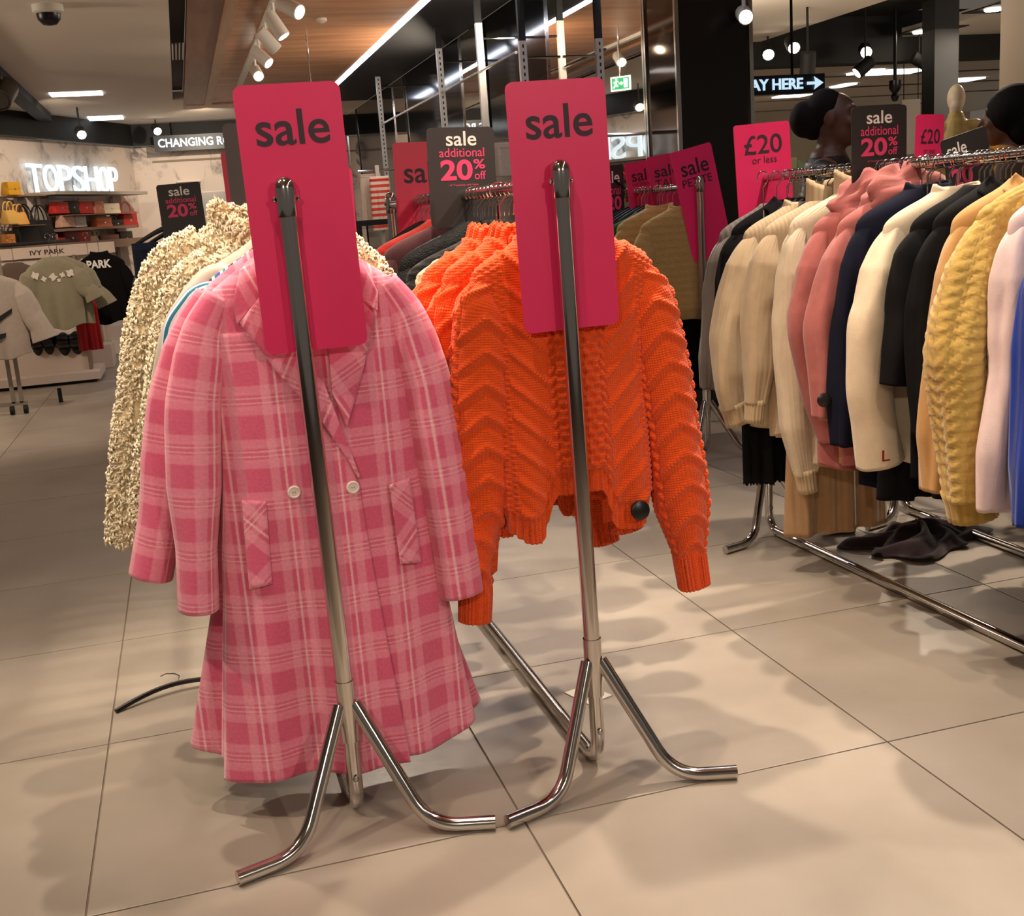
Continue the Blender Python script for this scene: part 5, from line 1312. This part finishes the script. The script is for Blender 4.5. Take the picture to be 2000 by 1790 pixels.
# ================================================================== right background
mb = MB(); mb.box((3.37, 6.33, ZC), (6.8, 12.5, ZC + .1)); struct(mb.build('ceiling_side', CEILW))
mb = MB(); mb.box((6.8, 2, ZC + .25), (8.7, 12.5, ZC + .3)); mb.box((6.8, 2, ZC), (6.82, 12.5, ZC + .25)); struct(mb.build('ceiling_black_slot', BLACKM))
mb = MB(); mb.box((8.7, 2, ZC), (16, 12.5, ZC + .1)); struct(mb.build('ceiling_far_right', CEILW))
mb = MB(); mb.box((3.37, 12.5, 2.72), (10.4, 12.8, ZC + .3)); struct(mb.build('trim_8', BLACKM))
mb = MB(); mb.box((3.37, 12.8, 2.92), (20, 26, 3.0)); struct(mb.build('ceiling_beyond', CEILW))
BEW = P('beige_wall', (190, 172, 148), .7)
mb = MB(); mb.box((3.37, 25.8, 0), (20, 26, 2.95)); struct(mb.build('wall_far', BEW))
mb = MB(); mb.box((3.36, 6.33, 0), (3.37, 19.5, ZC)); struct(mb.build('wall_bay_back', BLACKM))
for i, y in enumerate((14.2, 15.8, 17.6, 19.6, 22)):
    mb = MB(); mb.box((5, y, 2.905), (16, y + .06, 2.92)); struct(mb.build('trim_%d' % (9 + i), P('ceiling_seam', (96, 80, 66), .8)))
for px0, px1, py, lab in ((1690, 1722, 138, 'glowing ceiling panel left of the black column'), (1728, 1798, 139, 'long glowing ceiling panel beside the black column'), (1870, 1912, 155, 'glowing ceiling panel right of the black column'), (1535, 1580, 186, 'glowing ceiling panel behind the pay sign'), (1652, 1670, 165, 'small glowing ceiling panel above the woman in black')):
    a, b = atZ(px0, py, 2.9), atZ(px1, py, 2.9); mb = MB(); mb.box((a[0], a[1], 2.895), (b[0], a[1] + .5, 2.918)); tag(mb.build('ceiling_light', PANELL), lab, 'light')
# black column and pale pillar
mb = MB(); a = atY(1800, 200, 10.2); b = atY(1871, 200, 10.0); mb.box((a[0], 10.0, 0), (b[0], 10.2, 2.72)); struct(mb.build('wall_column', P('column_black', (12, 11, 11), .4)))
mb = MB(); mb.box((a[0], 10.0, 2.72), (b[0], 10.2, 3.0)); struct(mb.build('wall_column_head', BLACKM))
a = atY(1952, 150, 8.0)
mb = MB(); mb.box((a[0], 7.6, 0), (a[0] + 1.2, 8.0, 3.0)); pil = struct(mb.build('wall_pillar', P('pillar_paint', (214, 200, 182), .7)))
mb = MB(); mb.box((a[0] + .09, 7.585, 1.2), (a[0] + 1.0, 7.6, 2.2)); mb.build('peach_panel', P('peach_panel', (232, 178, 146), .7), pil)
# glazed front with hanging poster behind the women
mb = MB(); a = atY(1762, 195, 13.0); b = atY(1797, 300, 13.0); mb.box((a[0], 13.0, b[2]), (b[0], 13.02, a[2])); o = mb.build('hanging_poster', P('poster_pale', (196, 188, 174), .6)); tag(o, 'pale hanging poster left of the black column', 'poster')
for xx in (a[0] + .03, b[0] - .03):
    mb = MB(); mb.tube([(xx, 13.01, a[2] - .01), (xx, 13.01, 2.93)], .006, 6); mb.build('cord', BLACKM, o)
a = atY(1480, 250, 16); b = atY(1570, 330, 16)
mb = MB(); mb.box((a[0], 16, 0), (a[0] + .45, 16.4, a[2])); tag(mb.build('dark_cabinet', P('cabinet_brown', (52, 44, 38), .6)), 'dark cabinet far behind the pink £20 board', 'cabinet')
rt = thing('shop_counter', 'pale counter with small green and cream boxes behind the women', 'counter', (atY(1560, 360, 9)[0], 9, 0))
c0 = atY(1500, 345, 9); c1 = atY(1790, 345, 9)
mb = MB(); mb.box((c0[0], 9, 0), (c1[0], 9.6, c0[2] - .02), bev=.01); mb.build('body', P('counter_white', (206, 192, 172), .5), rt)
for i, (px0, px1, py, col) in enumerate(((1542, 1556, 308, (196, 206, 160)), (1557, 1568, 314, (150, 184, 150)), (1540, 1552, 330, (214, 208, 180)), (1770, 1788, 330, (190, 150, 120)))):
    a = atY(px0, 352, 9.1); b = atY(px1, py, 9.1); mb = MB(); mb.box((a[0], 9.1, c0[2] - .02), (b[0], 9.2, max(b[2], c0[2] + .06)), bev=.003)
    tag(mb.build('carton', P('carton%d' % i, col, .6)), ['tall cream-green carton on the pale counter', 'green carton beside the tall one', 'low cream carton at the counter end', 'brown carton on the counter left of the small £20 card'][i], 'box', 'cartons on the counter')
# pay here sign
Yq = 8.0; a = atY(1440, 190, Yq); b = atY(1612, 141, Yq)
rt = thing('hanging_sign', 'black lit pay here sign with an arrow, hung from the ceiling', 'sign', (a[0], Yq, b[2]))
z0 = atY(1540, 183, Yq)[2]; z1 = atY(1540, 146, Yq)[2]; x1_ = atY(1611, 165, Yq)[0]; x0_ = x1_ - 1.35
mb = MB(); mb.box((x0_, Yq, z0), (x1_, Yq + .1, z1)); mb.build('box', P('sign_box_navy', (10, 22, 34), .4), rt)
lettering('EXCHANGE PAY HERE', np.array([x0_, Yq, z0]), np.array([1.0, 0, 0]), EZ, (.03, .03, 1.16, z1 - z0 - .025), NEON, rt, .02, 'lettering', .01)
hz = (z1 - z0)
V = np.array([(x1_ - .16, Yq - .012, z0 + hz * .42), (x1_ - .09, Yq - .012, z0 + hz * .42), (x1_ - .1, Yq - .012, z0 + hz * .15), (x1_ - .02, Yq - .012, z0 + hz * .5), (x1_ - .1, Yq - .012, z0 + hz * .85), (x1_ - .09, Yq - .012, z0 + hz * .58), (x1_ - .16, Yq - .012, z0 + hz * .58)])
obj('arrow', V, [list(range(7))], NEON, rt, smooth=False, solid=.004)
for xx in (x0_ + .3, x1_ - .25):
    mb = MB(); mb.tube([(xx, Yq + .05, z1), (xx, Yq + .05, 3.0)], .012, 6); mb.build('rod', BLACKM, rt)
# spotlights over there
for px, py, z, aim, lab in ((1500, 98, 2.85, (-.4, -.8, -.5), 'small black spotlight left of the pair over the pay sign'), (1547, 85, 2.85, (-.3, -.85, -.5), 'black spotlight right of the pair over the pay sign'), (1690, 98, 2.8, (-.45, -.85, -.3), 'bright black spotlight above the woman in black'), (1818, 98, 2.8, (-.5, -.8, -.3), 'bright black spotlight at the top of the black column'), (1578, 120, 2.5, (.1, .3, -.95), 'unlit black spotlight hanging above the pay sign'), (1690, 128, 2.6, (-.8, .1, -.6), 'black spotlight pointing left below the bright one'), (1795, 118, 2.7, (.8, -.2, -.5), 'black spotlight pointing right beside the column')):
    c = atZ(px, py, z); spotlight(lab, c, aim, 'unlit' not in lab, BLACKM, .22, .075, (3.25 if 6.8 < c[0] < 8.7 else 3.0) - z, 'black spotlights at right')
spotlight('bright spotlight at the top of the black end wall', atY(1453, 28, 6.2), (-.35, -.9, -.3), True, WHITE, .16, .045, .35, 'black spotlights at right')
for px, py, lab in ((1818, 60, 'ceiling downlight above the mannequin'), (1962, 16, 'ceiling downlight in the top right corner')):
    c = atZ(px, py, 2.99); rt = thing('ceiling_downlight', lab, 'light', c, 'ceiling downlights')
    mb = MB(); mb.box(c - np.array([.3, .3, 0]), c + np.array([.3, .3, .01])); mb.build('recess', BLACKM, rt)
    for k in (-.13, .13):
        mb = MB(); mb.lathe(c + np.array([k, 0, -.002]), [(.1, 0), (.09, -.02), (.002, -.022)], 16); mb.build('lamp', BULB, rt, True)
c = atY(1748, 178, 12); rt = thing('dome_camera', 'small black dome camera beyond the charcoal card', 'camera', c)
mb = MB(); mb.lathe(c, [(.07, .12), (.07, .03), (.05, 0), (.03, -.02), (.05, -.06), (.03, -.11), (.002, -.12)], 16); mb.build('dome', BLACK, rt, True)
mb = MB(); mb.tube([c + np.array([0, 0, .1]), (c[0], c[1], 3.26)], .02, 8); mb.build('stem', BLACK, rt)

# ================================================================== people and the mannequin
def blob(parts):
    """closed ellipsoids / tapered capsules in one mesh; the Remesh modifier fuses them"""
    mb = MB()
    for p in parts:
        if p[0] == 'e':                              # ellipsoid: centre, radii, optional z-rotation
            _, c, r_, rz = p; n, m_ = 20, 12
            V = []; ca, sa = math.cos(rz), math.sin(rz)
            for i in range(m_ + 1):
                ph = math.pi * i / m_
                for k in range(n):
                    t = 2 * math.pi * k / n
                    x, y, z = r_[0] * math.sin(ph) * math.cos(t), r_[1] * math.sin(ph) * math.sin(t), r_[2] * math.cos(ph)
                    V.append((c[0] + x * ca - y * sa, c[1] + x * sa + y * ca, c[2] + z))
            F = [(i * n + k, (i + 1) * n + k, (i + 1) * n + (k + 1) % n, i * n + (k + 1) % n) for i in range(m_) for k in range(n)]
            mb.add(V, F)
        else:                                        # capsule chain: points, radii, flatness
            _, pts, rs = p[:3]; fl = p[3] if len(p) > 3 else 1.0
            P_ = [np.array(q, float) for q in pts]; R_ = list(rs)
            d0 = P_[0] - P_[1]; d0 /= np.linalg.norm(d0); d1 = P_[-1] - P_[-2]; d1 /= np.linalg.norm(d1)
            PP = [P_[0] + d0 * R_[0] * .95, P_[0] + d0 * R_[0] * .6] + P_ + [P_[-1] + d1 * R_[-1] * .6, P_[-1] + d1 * R_[-1] * .95]
            RR = [R_[0] * .3, R_[0] * .8] + R_ + [R_[-1] * .8, R_[-1] * .3]
            mb.tube(PP, RR, 16, True, fl)
    return mb
def fuse(name, parts, m, parent, vox=.009, sm=6):
    o = blob(parts).build(name, m, parent)
    md = o.modifiers.new('remesh', 'REMESH'); md.mode = 'VOXEL'; md.voxel_size = vox; md.use_smooth_shade = True
    md = o.modifiers.new('smooth', 'SMOOTH'); md.factor = .5; md.iterations = sm
    return o
def figure(base, yaw, H, lean=0.0):
    """returns frame function: local (right, forward, up) -> world"""
    c, s = math.cos(yaw), math.sin(yaw)
    fw = np.array([-s, c, 0.0]); rg = np.array([c, s, 0.0])
    return lambda r, f, u: np.array(base) + rg * r * H + fw * (f * H + lean * u * H) + np.array([0, 0, u * H])
def head_parts(L, hz, tilt, yaw, H):
    k = H
    E = lambda r, f, u, a, b, c: ('e', L(r, f + tilt * (u - .87), u), (a * k, b * k, c * k), yaw)
    return [E(0, .004, hz, .044, .054, .058), E(0, .018, hz - .03, .036, .042, .042), E(0, .034, hz - .052, .020, .020, .018),      # skull, jaw, chin
            ('c', [L(0, .052 + tilt * .05, hz + .012), L(0, .066 + tilt * .04, hz - .016)], [.006 * k, .010 * k]),                    # nose
            E(.017, .047, hz + .020, .016, .010, .006), E(-.017, .047, hz + .020, .016, .010, .006),                                  # brows
            E(.024, .042, hz - .014, .015, .014, .014), E(-.024, .042, hz - .014, .015, .014, .014),                                  # cheeks
            E(0, .054, hz - .034, .016, .008, .0045), E(0, .052, hz - .043, .014, .008, .0055),                                       # lips
            E(.046, .0, hz - .004, .006, .014, .019), E(-.046, .0, hz - .004, .006, .014, .019),                                      # ears
            ('c', [L(0, -.012, hz - .11), L(0, -.004, hz - .03)], [.032 * k, .031 * k])]                                              # neck
def hand(L, r, f, u, sx, k):
    out = [('e', L(r, f, u), (.012 * k, .024 * k, .028 * k), 0)]
    for i, (df, ln) in enumerate(((.016, .040), (.006, .046), (-.005, .043), (-.015, .034))):
        out.append(('c', [L(r, f + df, u - .02), L(r - sx * .002, f + df + .002, u - .02 - ln * .5), L(r - sx * .010, f + df + .006, u - .02 - ln)], [.0058 * k, .0052 * k, .0045 * k]))
    out.append(('c', [L(r - sx * .004, f + .018, u + .004), L(r - sx * .008, f + .032, u - .014), L(r - sx * .010, f + .034, u - .030)], [.0068 * k, .0060 * k, .0050 * k]))
    return out
def person(label, base, yaw, H, skin, tilt, top, trousers, hairfn, lean=0.0, eyes=True):
    L = figure(base, yaw, H, lean)
    rt = thing('person', label, 'person', base)
    hz = .935
    body = head_parts(L, hz, tilt, yaw, H)
    body += [('c', [L(0, -.01, .83), L(0, 0, .74), L(0, 0, .60), L(0, 0, .53)], [.05 * H, .085 * H, .07 * H, .085 * H]), ('c', [L(-.09, -.01, .808), L(.09, -.01, .808)], [.034 * H, .034 * H])]
    for sx in (-1, 1):
        body += [('c', [L(sx * .105, -.01, .805), L(sx * .125, -.015, .64), L(sx * .13, .02, .49)], [.030 * H, .025 * H, .015 * H])]
        body += hand(L, sx * .13, .03, .462, sx, H)
        body += [('c', [L(sx * .05, 0, .52), L(sx * .052, .005, .285), L(sx * .052, -.01, .05)], [.05 * H, .034 * H, .021 * H]), ('c', [L(sx * .052, -.02, .022), L(sx * .058, .075, .018)], [.02 * H, .02 * H])]
    fuse('body', body, skin, rt, .0075, 5)
    if eyes:
        for sx in (-1, 1):
            mb = MB(); c = L(sx * .018, .0465, hz + .006); mb.lathe(c, [(.002, -.009), (.008, -.006), (.0095, 0), (.008, .006), (.002, .009)], 12); ey = mb.build('eye', P('eye_white', (200, 190, 180), .3), rt, True)
            mb = MB(); c2 = L(sx * .018, .051, hz + .006); mb.lathe(c2, [(.001, -.004), (.004, -.002), (.0045, 0), (.004, .002), (.001, .004)], 10); mb.build('iris', BLACKM, ey, True)
    jk = [('c', [L(0, -.012, .80), L(0, 0, .72), L(0, 0, .58), L(0, 0, .49)], [.066 * H, .098 * H, .083 * H, .094 * H]), ('c', [L(-.095, -.012, .80), L(.095, -.012, .80)], [.040 * H, .040 * H])]
    for sx in (-1, 1):
        jk.append(('c', [L(sx * .108, -.012, .798), L(sx * .128, -.016, .64), L(sx * .132, .018, .505)], [.040 * H, .034 * H, .026 * H]))
    fuse('jacket', jk, top, rt, .009, 4)
    tr = []
    for sx in (-1, 1): tr.append(('c', [L(sx * .048, 0, .53), L(sx * .052, .004, .285), L(sx * .052, -.01, .075)], [.062 * H, .043 * H, .032 * H]))
    fuse('trousers', tr, trousers, rt, .011, 3)
    for sx in (-1, 1):
        mb = blob([('c', [L(sx * .052, -.022, .021), L(sx * .056, .03, .021), L(sx * .058, .08, .016)], [.026 * H, .026 * H, .022 * H])]); mb.build('shoe', BLACKM, rt, True)
    hairfn(rt, L, hz, H, yaw, tilt)
    return rt
SKIN1 = P('brown_skin', (86, 56, 44), .5, noise=.1, nscale=20); SKIN2 = P('brown_skin_2', (112, 72, 52), .5, noise=.1, nscale=20)
HAIR = P('black_hair', (14, 10, 9), .75, spec=.15, bump=.6, nscale=160, noise=.2)
def hair1(rt, L, hz, H, yaw, tilt):
    fuse('hair', [('e', L(0, -.016, hz + .016), (.0485 * H, .050 * H, .054 * H), yaw), ('e', L(0, -.045, hz - .004), (.045 * H, .035 * H, .045 * H), yaw), ('e', L(.0, -.066, hz + .002), (.043 * H, .036 * H, .044 * H), yaw)], HAIR, rt, .008, 3)
def hair2(rt, L, hz, H, yaw, tilt):
    fuse('hair', [('e', L(0, -.018, hz + .014), (.074 * H, .074 * H, .066 * H), yaw), ('e', L(0, -.04, hz - .02), (.070 * H, .052 * H, .062 * H), yaw)], HAIR, rt, .009, 2)
    # mustard scarf folded round the neck
    sc = []
    for k in range(3):
        ring = [L(.062 * math.cos(t) * (1 + .1 * k), -.008 + .058 * math.sin(t) * (1 + .1 * k), hz - .092 - .018 * k + .006 * math.sin(3 * t + k)) for t in np.linspace(0, 2 * math.pi, 22)]
        sc.append(('c', ring, [.018 * H] * 22))
    fuse('scarf', sc, fabric('mustard_scarf', (226, 150, 34), 'weave', noise=.2), rt, .009, 2)
LEATH = P('black_leather', (26, 24, 24), .42, bump=.5, nscale=60)
b1 = atY(1634, 400, 4.15)
person('woman in a black jacket with hair tied back, behind the charcoal card', (b1[0] - .015, 4.15, 0), -math.radians(130), 1.675, SKIN1, .0, LEATH, BLKW, hair1, lean=0.0)
b2 = atY(1962, 400, 4.1)
person('woman with full dark hair and a mustard scarf at the right edge', (b2[0] + .01, 4.1, 0), math.radians(50), 1.635, SKIN2, .0, fabric('brown_coat', (84, 66, 54), 'weave'), BLKW, hair2)

# mannequin on a low plinth
mx = atY(1868, 165, 8.4); Hm = 1.82
bz = mx[2] - Hm * .995
rt = thing('display_plinth', 'low white plinth under the mannequin', 'plinth', (mx[0], 8.4, 0))
mb = MB(); mb.box((mx[0] - .35, 8.05, 0), (mx[0] + .35, 8.75, bz), bev=.01); mb.build('block', P('counter_white', (206, 192, 172), .5), rt)
Lm = figure((mx[0], 8.4, bz), math.radians(150), Hm)
rt = thing('mannequin', 'white mannequin in a khaki shirt beyond the right rail', 'mannequin', (mx[0], 8.4, bz))
hz = .935
mp = [('e', Lm(0, 0, hz), (.040 * Hm, .050 * Hm, .062 * Hm), math.radians(150)), ('e', Lm(0, .02, hz - .03), (.03 * Hm, .034 * Hm, .036 * Hm), math.radians(150)), ('c', [Lm(0, -.01, hz - .11), Lm(0, -.004, hz - .03)], [.028 * Hm, .028 * Hm]),
      ('c', [Lm(0, 0, .81), Lm(0, 0, .72), Lm(0, 0, .60), Lm(0, 0, .53)], [.05 * Hm, .075 * Hm, .06 * Hm, .08 * Hm]), ('c', [Lm(-.085, 0, .80), Lm(.085, 0, .80)], [.03 * Hm, .03 * Hm])]
for sx in (-1, 1):
    mp += [('c', [Lm(sx * .1, 0, .8), Lm(sx * .125, -.01, .64), Lm(sx * .13, .02, .49)], [.028 * Hm, .023 * Hm, .014 * Hm])] + hand(Lm, sx * .13, .03, .465, sx, Hm)
    mp += [('c', [Lm(sx * .05, 0, .52), Lm(sx * .05, 0, .28), Lm(sx * .05, -.01, .05)], [.048 * Hm, .033 * Hm, .02 * Hm]), ('c', [Lm(sx * .05, -.02, .02), Lm(sx * .055, .07, .018)], [.02 * Hm, .02 * Hm])]
fuse('figure', mp, P('mannequin_white', (226, 214, 192), .45), rt, .01, 4)
sh = [('c', [Lm(0, 0, .80), Lm(0, 0, .72), Lm(0, 0, .56)], [.06 * Hm, .09 * Hm, .09 * Hm]), ('c', [Lm(-.09, 0, .80), Lm(.09, 0, .80)], [.038 * Hm, .038 * Hm]), ('c', [Lm(0, 0, .845), Lm(0, 0, .80)], [.04 * Hm, .05 * Hm])]
for sx in (-1, 1): sh.append(('c', [Lm(sx * .105, 0, .795), Lm(sx * .128, -.01, .64), Lm(sx * .13, .01, .52)], [.038 * Hm, .033 * Hm, .028 * Hm]))
fuse('shirt', sh, P('khaki_satin', (196, 176, 116), .35, bump=.8, nscale=14, noise=.2), rt, .01, 2)
